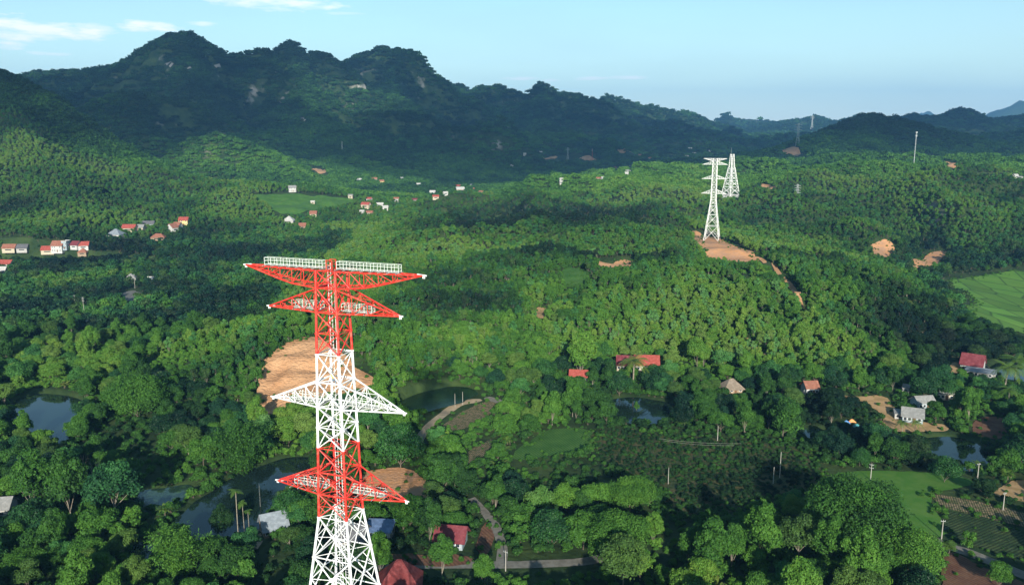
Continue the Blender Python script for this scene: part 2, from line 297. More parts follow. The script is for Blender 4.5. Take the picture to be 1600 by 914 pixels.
# ridges: crest polylines [(px, py, depth)], flank width
RIDGES = [
 ([(-220, 150, 1500), (-60, 95, 1450), (0, 112, 1400), (30, 125, 1380), (60, 142, 1360), (95, 172, 1330), (130, 205, 1300), (160, 232, 1270), (200, 262, 1240)], 620, .15),
 ([(0, 112, 1400), (20, 190, 1200), (60, 240, 1080), (95, 300, 980)], 330, .1),
 ([(250, 262, 1650), (270, 235, 1650), (300, 216, 1660), (340, 209, 1680), (390, 226, 1700), (440, 246, 1720), (480, 266, 1740)], 330, .1),
 ([(100, 185, 1900), (150, 158, 1950), (190, 145, 2000), (240, 150, 2050), (300, 165, 2080), (360, 195, 2100)], 500, .1),
 ([(-150, 120, 3000), (30, 118, 3000), (80, 112, 2980), (130, 108, 2950), (185, 98, 2900), (228, 90, 2850), (240, 72, 2820), (262, 54, 2800), (290, 50, 2800), (312, 58, 2800), (335, 70, 2800), (350, 79, 2810), (368, 86, 2820), (385, 86, 2830), (405, 83, 2850), (432, 83, 2880), (440, 71, 2900), (455, 65, 2900), (470, 71, 2900), (492, 79, 2920), (512, 86, 2950), (528, 98, 3000)], 1150, .42),
 ([(505, 110, 3500), (530, 98, 3500), (560, 83, 3500), (590, 77, 3500), (622, 77, 3500), (648, 79, 3500), (662, 90, 3500), (680, 114, 3500), (696, 128, 3500), (720, 150, 3500)], 1100, .4),
 ([(660, 150, 4400), (695, 128, 4300), (722, 131, 4300), (742, 139, 4300), (776, 135, 4200), (800, 139, 4200), (815, 145, 4200), (826, 145, 4200), (834, 134, 4200), (845, 132, 4200), (856, 138, 4200), (866, 147, 4200), (876, 146, 4200), (888, 146, 4250), (900, 155, 4300), (912, 153, 4300), (922, 163, 4400)], 1300, .4),
 ([(880, 170, 5100), (918, 160, 5000), (932, 160, 5000), (940, 150, 5000), (948, 147, 5000), (956, 153, 5000), (966, 153, 5000), (978, 163, 5050), (990, 160, 5100), (1003, 168, 5150), (1016, 163, 5200), (1030, 170, 5300), (1042, 168, 5350), (1056, 177, 5400), (1068, 173, 5450), (1085, 182, 5600), (1110, 190, 5800), (1150, 208, 6200)], 1500, .4),
 ([(1055, 185, 7200), (1066, 176, 7200), (1075, 173, 7200), (1084, 181, 7200), (1100, 183, 7200), (1115, 186, 7200), (1124, 178, 7200), (1133, 174, 7200), (1143, 180, 7200), (1150, 187, 7300), (1158, 186, 7300), (1166, 184, 7300), (1173, 194, 7500), (1190, 200, 8800)], 2000, .4),
 ([(1150, 205, 6500), (1180, 194, 6500), (1205, 190, 6500), (1232, 185, 6500), (1255, 183, 6500), (1275, 181, 6400), (1295, 186, 6300), (1320, 184, 6300), (1345, 181, 6200), (1380, 187, 6200), (1420, 200, 6300)], 2200, .15),
 ([(1195, 240, 2350), (1225, 229, 2300), (1262, 217, 2300), (1298, 203, 2300), (1325, 190, 2300), (1347, 181, 2300), (1368, 179, 2300), (1392, 184, 2300), (1425, 193, 2350), (1455, 202, 2400), (1490, 216, 2500), (1530, 230, 2600), (1580, 246, 2700)], 700, .1),
 ([(1385, 187, 4300), (1408, 179, 4300), (1430, 178, 4300), (1452, 182, 4300), (1472, 176, 4200), (1490, 170, 4200), (1504, 167, 4200), (1520, 171, 4200), (1538, 180, 4200), (1560, 184, 4200), (1600, 178, 4200), (1700, 165, 4200)], 1500, .2),
 ([(1500, 225, 3000), (1540, 215, 3000), (1580, 212, 3000), (1620, 205, 3000), (1700, 200, 3000)], 700, .1),
 ([(1400, 190, 12500), (1432, 177, 12500), (1452, 170, 12500), (1462, 174, 12500), (1480, 173, 12500), (1500, 185, 12500)], 2600, .3),
 ([(1510, 190, 9500), (1540, 178, 9500), (1560, 167, 9500), (1585, 160, 9500), (1596, 154, 9500), (1620, 155, 9500), (1700, 150, 9500)], 2500, .3),
 ([(-150, 100, 9500), (-40, 92, 9500), (0, 104, 9500), (20, 110, 9500), (40, 120, 9500), (90, 135, 9500)], 2500, .2),
 ([(290, 50, 2800), (300, 120, 2500), (330, 175, 2250)], 560, .2),
 ([(455, 66, 2900), (470, 130, 2550), (500, 190, 2280), (560, 240, 2050)], 600, .25),
 ([(620, 78, 3500), (610, 140, 3050), (640, 190, 2700), (690, 235, 2350)], 650, .25),
 ([(850, 136, 4200), (840, 180, 3700), (870, 215, 3200)], 750, .25),
 ([(948, 150, 5000), (960, 195, 4400), (980, 225, 3800)], 850, .2),
 ([(1366, 180, 2300), (1340, 215, 2080), (1310, 243, 1900)], 420, .1),
]
def ridge_height(x, y):
    H = np.full(x.shape, -18.0)
    wx = x+(fbm(x, y, 260, 3, 11)-.5)*120*np.clip(y/3000, .3, 2); wy = y+(fbm(x, y, 260, 3, 12)-.5)*120*np.clip(y/3000, .3, 2)
    rn = fbm(x, y, 420, 6, 21, True)-.6; rn2 = fbm(x, y, 90, 4, 31, True)-.6
    for (pl, W, cliff) in RIDGES:
        P = [at_y(a, b, d) for (a, b, d) in pl]; pk = [i for i in range(1, len(pl)-1) if pl[i][1] <= pl[i-1][1] and pl[i][1] <= pl[i+1][1]]
        if W > 900:
            for i in range(len(P)): P[i] = P[i]-np.array([0, 0, (2.0 if i in pk else 5.5)*pl[i][2]/FPX])   # the canopy stands on the crest
        dmin = np.full(x.shape, 1e9); zc = np.zeros(x.shape)
        for p, q in zip(P[:-1], P[1:]):
            vx, vy = q[0]-p[0], q[1]-p[1]; L2 = vx*vx+vy*vy
            t = np.clip(((x-p[0])*vx+(y-p[1])*vy)/L2, 0, 1)
            t2 = np.clip(((wx-p[0])*vx+(wy-p[1])*vy)/L2, 0, 1)
            d1 = np.hypot(x-(p[0]+t*vx), y-(p[1]+t*vy)); d2 = np.hypot(wx-(p[0]+t2*vx), wy-(p[1]+t2*vy))
            k = sstep(0, .25*W, d1); d = d1*(1-k)+d2*k
            z = p[2]+(q[2]-p[2])*t; better = d < dmin
            dmin = np.where(better, d, dmin); zc = np.where(better, z, zc)
        t = np.clip(dmin/W, 0, 1)
        g = (1-cliff)*(1-t)**1.35+cliff*np.exp(-(t/.17)**2)
        amp = (zc+18)*(.62*(np.clip(t*1.6, 0, 1)*(1-t)*1.9)**.8*rn*1.5+.22*np.clip(t*8, 0, 1)*(1-t)*rn2)
        H = np.maximum(H, -18+(zc+18)*g+amp*(t < 1))
    return H
_msk = YY[:, 0] > 800
RH = np.full(T.shape, -60.0); RH[_msk] = ridge_height(XX[_msk], YY[_msk])
T = np.where(RH > -60, np.logaddexp(T/6, RH/6)*6-6*np.log1p(np.exp(-np.abs(T-RH)/6)*0), T)
# karst roughness on the high crests
T += np.clip((T-180)/150, 0, 1)*(fbm(XX, YY, 60, 3, 41)-.5)*26*sstep(2400, 2700, YY)
def H(x, y):
    x = np.asarray(x, float); y = np.asarray(y, float)
    i = np.clip(np.searchsorted(GX, x)-1, 0, len(GX)-2); j = np.clip(np.searchsorted(GY, y)-1, 0, len(GY)-2)
    fx = (x-GX[i])/(GX[i+1]-GX[i]); fy = (y-GY[j])/(GY[j+1]-GY[j])
    return (T[j, i]*(1-fx)+T[j, i+1]*fx)*(1-fy)+(T[j+1, i]*(1-fx)+T[j+1, i+1]*fx)*fy
def hit(px, py, hc=0.0, y0=120.0):
    """world point where the pixel's ray meets the ground (or hc above it)"""
    d = ray(px, py); ys = np.concatenate([np.arange(y0, 1200, 1.0), np.arange(1200, 9000, 8.0)])
    xs = d[0]/d[1]*ys; zs = CAMZ+d[2]/d[1]*ys; g = H(xs, ys)+hc
    k = np.nonzero(zs <= g)[0]
    k = k[0] if len(k) else len(ys)-1
    return np.array([xs[k], ys[k], float(H(xs[k], ys[k]))])
def spx(P): return (P[1]*CP-(P[2]-CAMZ)*SP)/FPX          # metres per photo pixel there
def poly_world(pts): return np.array([hit(a, b)[:2] for a, b in pts])
def sdf(poly, x, y):
    """signed distance, positive inside"""
    d = np.full(x.shape, 1e9); ins = np.zeros(x.shape, bool); n = len(poly)
    for i in range(n):
        a = poly[i]; b = poly[(i+1) % n]; vx, vy = b-a; L2 = vx*vx+vy*vy+1e-9
        t = np.clip(((x-a[0])*vx+(y-a[1])*vy)/L2, 0, 1); d = np.minimum(d, np.hypot(x-a[0]-t*vx, y-a[1]-t*vy))
        c = ((a[1] > y) != (b[1] > y)) & (x < (b[0]-a[0])*(y-a[1])/(b[1]-a[1]+1e-12)+a[0]); ins ^= c
    return np.where(ins, d, -d)
def smooth_poly(P, it=2):
    for _ in range(it):
        Q = []
        for i in range(len(P)):
            a = P[i]; b = P[(i+1) % len(P)]; Q += [a*.75+b*.25, a*.25+b*.75]
        P = np.array(Q)
    return P
def line_poly(pts, width):
    P = np.array(pts); L = []; Rr = []
    for i in range(len(P)):
        d = P[min(i+1, len(P)-1)]-P[max(i-1, 0)]; d = d/np.hypot(*d); n = np.array([-d[1], d[0]])*width/2
        L.append(P[i]+n); Rr.append(P[i]-n)
    return np.array(L+Rr[::-1])

# ---- areas, outlined where they lie on the ground
PONDS = [
 ('pond', 'water', [(18, 628), (60, 610), (128, 620), (126, 650), (108, 688), (60, 694), (30, 668)], 'dark pond mirroring trees and sky behind the left grove'),
 ('pond', 'murky', [(214, 764), (262, 766), (300, 754), (288, 776), (252, 797), (226, 792)], 'small greenish pond beside the winding river bend'),
 ('river', 'water', [(500, 716), (440, 716), (385, 738), (340, 765), (295, 798), (262, 822), (275, 850), (330, 850), (395, 830), (430, 800), (455, 765), (500, 752)], 'winding dark river bend left of the red and white tower'),
 ('pond', 'algae', [(606, 624), (650, 607), (700, 599), (732, 606), (742, 618), (722, 632), (690, 641), (650, 645), (625, 640)], 'smooth green pond below the wooded hill'),
 ('pond', 'water', [(944, 624), (985, 620), (1048, 629), (1066, 652), (1020, 663), (950, 652)], 'narrow dark pond below the red roofed long house'),
 ('pond', 'water', [(1440, 684), (1500, 682), (1530, 700), (1543, 716), (1525, 734), (1480, 724), (1455, 706)], 'pond in front of the grey roofed farmhouses'),
 ('pond', 'murky', [(1236, 668), (1290, 671), (1305, 682), (1252, 684)], 'thin pond strip left of the tan farm track'),
 ('pond', 'water', [(1552, 566), (1590, 570), (1640, 580), (1640, 606), (1578, 598), (1556, 584)], 'blue reflecting pond at the right edge'),
 ('pond', 'water', [(205, 858), (236, 846), (244, 862), (224, 872)], 'small dark pool left of the yellow green bamboo'),
]
AREAS = [   # name, material, polygon px, offset, edge noise, label
 ('meadow', 'grass', [(1293, 742), (1340, 736), (1440, 738), (1500, 743), (1528, 757), (1490, 764), (1455, 772), (1452, 790), (1478, 815), (1484, 838), (1450, 842), (1395, 800), (1345, 768), (1300, 760)], .10, .5, 'bright mown meadow between the grove and the farm pond'),
 ('field', 'crop', [(850, 672), (925, 668), (930, 690), (905, 706), (860, 712), (800, 722), (800, 708), (832, 690)], .10, .8, 'green crop field left of the brown scrub'),
 ('field', 'drysoil', [(683, 670), (720, 645), (752, 627), (786, 630), (752, 658), (716, 676)], .10, .6, 'dry brown planted field beside the curved track'),
 ('field', 'drysoil', [(708, 722), (768, 684), (776, 690), (760, 712), (722, 734)], .10, .6, 'small staked field below the dry brown one'),
 ('scrubland', 'scrub', [(925, 668), (1080, 682), (1180, 690), (1255, 694), (1290, 738), (1280, 768), (1190, 786), (1100, 806), (1045, 812), (1030, 775), (1000, 745), (955, 735), (920, 705)], .10, 1.5, 'dark brown green scrubland in the middle of the valley'),
 ('field', 'paddy', [(1466, 442), (1500, 432), (1640, 416), (1640, 524), (1585, 520), (1545, 505), (1500, 484), (1530, 470), (1490, 452)], .3, 1.5, 'terraced bright rice paddies at the right edge'),
 ('field', 'grass', [(388, 306), (440, 303), (500, 306), (562, 313), (548, 319), (500, 328), (470, 337), (430, 337), (420, 322)], .5, 3, 'pale green valley field on the far left plain'),
 ('field', 'crop', [(873, 424), (905, 420), (926, 436), (916, 448), (880, 451)], .3, 1, 'small terraced green clearing on the central hill'),
 ('field', 'drysoil', [(1447, 770), (1490, 778), (1540, 788), (1620, 806), (1620, 832), (1560, 815), (1500, 802), (1465, 790)], .10, .8, 'brown ploughed strip right of the bright meadow'),
 ('field', 'tan', [(1545, 772), (1575, 756), (1640, 738), (1640, 790), (1590, 782)], .10, .8, 'tan ploughed field at the right edge'),
 ('field', 'darkcrop', [(1462, 795), (1520, 806), (1620, 835), (1620, 882), (1540, 860), (1482, 842)], .10, .8, 'dark crop field along the concrete road'),
 ('bare_ground', 'clay', [(398, 634), (402, 600), (408, 578), (432, 552), (462, 536), (497, 527), (530, 540), (556, 560), (580, 588), (597, 612), (562, 617), (522, 612), (492, 628), (462, 620), (442, 640), (420, 652), (404, 648)], .12, 3.0, 'large bare clay cutting behind the red and white tower'),
 ('bare_ground', 'clay_orange', [(560, 776), (562, 740), (600, 730), (640, 732), (668, 752), (700, 768), (690, 778), (620, 777)], .12, 1.8, 'orange clay pad behind the lowest red crossarm'),
 ('bare_ground', 'clay_orange', [(1074, 364), (1095, 362), (1112, 372), (1150, 384), (1178, 400), (1184, 410), (1150, 412), (1112, 405), (1096, 392)], .3, 3.0, 'orange clay clearing at the white tower foot'),
 ('bare_ground', 'clay_orange', [(1358, 394), (1366, 378), (1392, 378), (1399, 390), (1394, 404), (1374, 402)], .4, 3.0, 'orange clay quarry in the right valley'),
 ('bare_ground', 'clay_orange', [(1418, 420), (1440, 400), (1458, 394), (1482, 394), (1476, 411), (1450, 420)], .4, 3.0, 'stepped orange clay cut beside the rice paddies'),
 ('bare_ground', 'clay', [(918, 413), (955, 407), (988, 404), (996, 418), (940, 421)], .3, 3.0, 'thin bare clay strip on the central hill'),
 ('bare_ground', 'clay', [(1183, 289), (1203, 291), (1214, 300), (1196, 299)], .5, 3, 'small clay scar right of the two white towers'),
 ('bare_ground', 'tan', [(834, 486), (848, 480), (862, 488), (852, 500), (838, 498)], .2, 2.5, 'small straw coloured patch on the central hillside'),
 ('bare_ground', 'clay', [(1470, 252), (1492, 254), (1500, 266), (1482, 268)], .5, 3, 'bare patch on the crest of the right hill'),
 ('bare_ground', 'clay', [(480, 262), (508, 265), (516, 275), (486, 273)], .5, 4, 'brown landslip on the far left foothill'),
 ('bare_ground', 'clay', [(845, 246), (905, 243), (925, 249), (880, 254), (850, 253)], .8, 6, 'brown earth around the distant valley tower'),
 ('bare_ground', 'tan', [(1306, 618), (1350, 621), (1384, 618), (1398, 640), (1424, 660), (1482, 664), (1478, 675), (1400, 677), (1340, 672), (1384, 662), (1372, 640), (1345, 630), (1310, 625)], .10, .7, 'tan farmyard track by the grey roofed houses'),
 ('bare_ground', 'redsoil', [(1512, 672), (1530, 654), (1562, 650), (1582, 668), (1562, 690), (1535, 684)], .10, .8, 'ploughed red plot beside the farm pond'),
 ('bare_ground', 'tan', [(1478, 580), (1494, 562), (1506, 580), (1500, 590), (1482, 588)], .15, .8, 'bare tan slope left of the maroon house'),
 ('bare_ground', 'redsoil', [(1478, 862), (1520, 878), (1640, 925), (1640, 1000), (1480, 1000), (1470, 900)], .10, .8, 'red earth below the concrete road'),
 ('bare_ground', 'redsoil', [(742, 872), (748, 830), (765, 810), (776, 822), (768, 872)], .10, .7, 'reddish earth drive beside the maroon roofed house'),
 ('bare_ground', 'redsoil', [(590, 880), (590, 866), (740, 866), (742, 884), (650, 888)], .10, .7, 'reddish yard in front of the maroon roofed house'),
 ('rock_face', 'rock', [(252, 104), (262, 98), (272, 106), (270, 113), (256, 112)], 7, 7, 'pale limestone cliff patch on the highest mountain'),
 ('rock_face', 'rock', [(290, 108), (298, 106), (300, 113), (292, 114)], 7, 5, 'small limestone scar right of the pale cliff patch'),
 ('rock_face', 'rock', [(334, 104), (345, 106), (340, 113)], 7, 5, 'second small limestone scar on the highest mountain'),
 ('rock_face', 'rock', [(468, 186), (478, 188), (480, 197), (472, 195)], 6, 5, 'limestone scar low on the middle spur'),
 ('rock_face', 'rock', [(476, 78), (482, 82), (486, 92), (478, 90)], 7, 5, 'grey rock streak under the second peak'),
 ('bare_ground', 'clay', [(905, 243), (925, 243), (940, 252), (915, 256)], .8, 6, 'brown track scar in the far valley'),
 ('bare_ground', 'clay', [(960, 238), (1010, 240), (1020, 246), (975, 246)], .8, 8, 'brown earth strip near the farthest village'),
 ('bare_ground', 'clay', [(1218, 238), (1238, 228), (1250, 232), (1262, 250), (1240, 248)], .8, 4, 'bare slope below the saddle tower'),
 ('concrete_pad', 'concrete', [(753, 626), (762, 620), (790, 628), (786, 633)], .15, .3, 'small concrete pad beside the dry brown field'),
 ('yard', 'concrete', [(180, 462), (210, 452), (226, 464), (200, 474)], .3, 1, 'grey yard among the trees left of the tower'),
]
ROADS = [
 ('path', 'dirtroad', [(648, 705), (655, 690), (666, 671), (690, 650), (720, 633), (752, 626)], 3.4, .17),
 ('road', 'concrete', [(560, 884), (650, 884), (720, 884), (780, 885), (870, 882), (930, 875), (1000, 858)], 4.0, .16),
 ('road', 'concrete', [(783, 884), (785, 858), (775, 825), (755, 800), (735, 778)], 3.0, .20),
 ('road', 'concrete', [(1440, 836), (1470, 850), (1520, 868), (1600, 900), (1660, 925)], 4.6, .16),
 ('path', 'clay', [(1174, 402), (1195, 411), (1215, 426), (1235, 447), (1247, 464), (1262, 492)], 3.6, .3),
 ('path', 'tan', [(1200, 560), (1180, 545), (1165, 530)], 2.0, .3),
 ('path', 'dirtroad', [(1540, 570), (1570, 577), (1620, 590)], 2.0, .25),
 ('path', 'dirtroad', [(395, 862), (405, 845), (402, 828), (420, 815)], 2.2, .2),
]
AW = []
for (nm, mt, pts, off, nz, lab) in AREAS: AW.append((nm, mt, smooth_poly(poly_world(pts), 2), off, nz, lab))
RW = []
for (nm, mt, pts, wd, off) in ROADS:
    P = [hit(a, b)[:2] for a, b in pts]; Q = []
    for i in range(len(P)-1):
        for k in range(5):                                # smooth spline through the points
            t = k/5; p0 = P[max(i-1, 0)]; p1 = P[i]; p2 = P[i+1]; p3 = P[min(i+2, len(P)-1)]
            Q.append(.5*((2*p1)+(-p0+p2)*t+(2*p0-5*p1+4*p2-p3)*t*t+(-p0+3*p1-3*p2+p3)*t**3))
    Q.append(P[-1]); RW.append((nm, mt, line_poly(Q, wd), off))
PW = []
for (nm, mt, pts, lab) in PONDS:
    P = smooth_poly(poly_world(pts), 2); lev = float(np.mean(H(P[:, 0], P[:, 1])))-.5
    s = sdf(P, XX[:700], YY[:700])+(fbm(XX[:700], YY[:700], 9, 3, 5)-.5)*2.0
    bank = np.clip((s+4)/4, 0, 1)
    T[:700] = np.where(s > -4, T[:700]*(1-bank)+(lev-.9)*bank, T[:700]); T[:700] = np.where(s > 0, np.minimum(T[:700], lev-.9), T[:700])
    PW.append((nm, mt, P, lev, lab))
for k_ in (2,):                                           # rill relief on the big clay cutting
    P = AW[11][2]; s = sdf(P, XX[:700], YY[:700]); T[:700] += np.clip(s/5, 0, 1)*((fbm(XX[:700], YY[:700], 9, 4, 9, True)-.6)*3.6+np.sin(T[:700]*1.5)*.5)
def build_terrain():
    ny, nx = XX.shape
    v = np.stack([XX, YY, T], -1).reshape(-1, 3).astype(np.float32)
    a = (np.arange(ny-1)[:, None]*nx+np.arange(nx-1)[None, :]).ravel()
    f = np.concatenate([np.stack([a, a+1, a+nx+1], 1), np.stack([a, a+nx+1, a+nx], 1)]).astype(np.int32)
    me = bpy.data.meshes.new('terrain'); me.vertices.add(len(v)); me.vertices.foreach_set('co', v.ravel())
    me.loops.add(f.size); me.loops.foreach_set('vertex_index', f.ravel()); me.polygons.add(len(f))
    me.polygons.foreach_set('loop_start', np.arange(0, f.size, 3, dtype=np.int32)); me.polygons.foreach_set('loop_total', np.full(len(f), 3, dtype=np.int32))
    me.polygons.foreach_set('use_smooth', np.ones(len(f), bool)); me.materials.append(M['terrain']); me.update(calc_edges=True)
    o = bpy.data.objects.new('terrain', me); COL.objects.link(o)
    tag(o, 'wooded valley floor rising to steep jagged forested mountains', kind='structure')
def terrain_mat():
    m = mat('terrain_cover', (.018, .040, .012), noise=(.05, (.045, .075, .020), .42, .66, 10), bump=(.25, .8, 1.0))
    nt = m.node_tree; N = nt.nodes; L = nt.links; b = N['Principled BSDF']; src = b.inputs['Base Color'].links[0].from_socket
    geo = N.new('ShaderNodeNewGeometry'); sp = N.new('ShaderNodeSeparateXYZ'); L.new(geo.outputs['Normal'], sp.inputs[0]); sq = N.new('ShaderNodeSeparateXYZ'); L.new(geo.outputs['Position'], sq.inputs[0])
    n = N.new('ShaderNodeTexNoise'); n.inputs['Scale'].default_value = .012; n.inputs['Detail'].default_value = 6; L.new(geo.outputs['Position'], n.inputs['Vector'])
    a = N.new('ShaderNodeMapRange'); a.inputs[1].default_value = .72; a.inputs[2].default_value = .55; L.new(sp.outputs[2], a.inputs[0])
    c = N.new('ShaderNodeMapRange'); c.inputs[1].default_value = .59; c.inputs[2].default_value = .66; L.new(n.outputs[0], c.inputs[0])
    mu = N.new('ShaderNodeMath'); mu.operation = 'MULTIPLY'; L.new(a.outputs[0], mu.inputs[0]); L.new(c.outputs[0], mu.inputs[1])
    mx = N.new('ShaderNodeMix'); mx.data_type = 'RGBA'; L.new(mu.outputs[0], mx.inputs[0]); L.new(src, mx.inputs[6]); mx.inputs[7].default_value = (.30, .28, .25, 1); L.new(mx.outputs[2], b.inputs['Base Color'])
    return m
M['terrain'] = terrain_mat(); build_terrain()
def clip_patch(name, material, poly, off, nz=.6, level=None, grow=0.0, **k):
    """piece of ground cut out of the terrain grid along a signed distance, laid just above it (or a level water sheet)"""
    lo = poly.min(0)-6-grow; hi = poly.max(0)+6+grow
    i0, i1 = np.searchsorted(GX, [lo[0], hi[0]]); j0, j1 = np.searchsorted(GY, [lo[1], hi[1]])
    i0 = max(i0-1, 0); j0 = max(j0-1, 0); i1 = min(i1+1, len(GX)-1); j1 = min(j1+1, len(GY)-1)
    x = XX[j0:j1+1, i0:i1+1]; y = YY[j0:j1+1, i0:i1+1]; z = T[j0:j1+1, i0:i1+1]+off if level is None else np.full(x.shape, level)
    s = sdf(poly, x, y)+grow+(fbm(x, y, max(5.0, nz*9), 4, 77)-.5)*4.2*nz
    V = []; F = []; idx = {}
    def vid(p):
        key = (round(p[0], 3), round(p[1], 3))
        if key not in idx: idx[key] = len(V); V.append(p[:3])
        return idx[key]
    for j in range(x.shape[0]-1):
        for i in range(x.shape[1]-1):
            q = s[j:j+2, i:i+2]
            if q.max() <= 0: continue
            g = lambda a, b: (x[a, b], y[a, b], z[a, b], s[a, b])
            for tri in ((g(j, i), g(j, i+1), g(j+1, i+1)), (g(j, i), g(j+1, i+1), g(j+1, i))):
                out = []
                for k_ in range(3):
                    a = tri[k_]; b = tri[(k_+1) % 3]
                    if a[3] > 0: out.append(a)
                    if (a[3] > 0) != (b[3] > 0):
                        t = a[3]/(a[3]-b[3]); out.append(tuple(a[n_]+(b[n_]-a[n_])*t for n_ in range(4)))
                if len(out) >= 3:
                    ids = [vid(p) for p in out]
                    if len(set(ids)) == len(ids): F.append(tuple(ids))
    if F: return mesh_obj(name, V, F, [M[material]], smooth=True, **k)
for i_, (nm, mt, P, off, nz, lab) in enumerate(AW): clip_patch(nm, mt, P, off+.004*i_, nz, label=lab, kind='structure')
for i_, (nm, mt, P, off) in enumerate(RW): clip_patch(nm, mt, P, off+.03+.006*i_, .15, kind='structure')
for (nm, mt, P, lev, lab) in PW: clip_patch(nm, mt, P, 0, 1.0, level=lev, grow=2.0, label=lab, kind='structure')
# ------------------------------------------------------------------ lattice towers
def lattice_body(levels, width, leg_r, colour, mats, parent, x_r=.11, sub=True, names=('leg', 'bracing'), plan=True):
    """levels: heights; width(z): side; colour(z): material index. Four leg parts and one bracing part per painted band"""
    cor = ((-1, -1), (1, -1), (1, 1), (-1, 1)); P = lambda c, z: Vector((c[0]*width(z)/2, c[1]*width(z)/2, z))
    for c in cor:
        b = MB()
        for z0, z1 in zip(levels[:-1], levels[1:]):
            b.tube(P(c, z0), P(c, z1), leg_r(z0), leg_r(z1), 8, colour((z0+z1)/2))
            b.tube(P(c, z1)+Vector((0, 0, -.10)), P(c, z1)+Vector((0, 0, .10)), leg_r(z1)*1.45, n=8, mi=colour((z0+z1)/2))
        b.build(names[0], mats, parent)
    bands = []
    for z0, z1 in zip(levels[:-1], levels[1:]):
        c = colour((z0+z1)/2)
        if bands and bands[-1][0] == c: bands[-1][1].append((z0, z1))
        else: bands.append((c, [(z0, z1)]))
    for c, segs in bands:
        b = MB()
        for z0, z1 in segs:
            for k in range(4):
                a, d = cor[k], cor[(k+1) % 4]; r = x_r*(1.0 if width(z0) < 6 else 1.25)
                A0, A1, D0, D1 = P(a, z0), P(a, z1), P(d, z0), P(d, z1)
                b.tube(A0, D1, r, mi=c); b.tube(D0, A1, r, mi=c); b.tube(A1, D1, r*.85, mi=c)
                X = (A0+D1+D0+A1)/4; w0, w1 = width(z0), width(z1); X = A0.lerp(D1, w0/(w0+w1))
                n_ = (D0-A0).cross(A1-A0).normalized(); e = (D0-A0).normalized(); up = n_.cross(e); q = .22 if w0 < 6 else .32
                b.slab([X+n_*.03+(-e-up)*q, X+n_*.03+(e-up)*q, X+n_*.03+(e+up)*q, X+n_*.03+(-e+up)*q], .06, c)
                if sub and w0 > 4.4:
                    b.tube(A0.lerp(A1, .5), X, r*.6, mi=c); b.tube(D0.lerp(D1, .5), X, r*.6, mi=c)
                    b.tube(A0.lerp(A1, .5), A0.lerp(X, .5), r*.5, mi=c); b.tube(D0.lerp(D1, .5), D0.lerp(X, .5), r*.5, mi=c)
                    b.tube(A0.lerp(A1, .5), A1.lerp(X, .5), r*.5, mi=c); b.tube(D0.lerp(D1, .5), D1.lerp(X, .5), r*.5, mi=c)
            if plan: b.tube(P(cor[0], z1), P(cor[2], z1), x_r*.6, mi=c); b.tube(P(cor[1], z1), P(cor[3], z1), x_r*.6, mi=c)
        b.build(names[1], mats, parent)
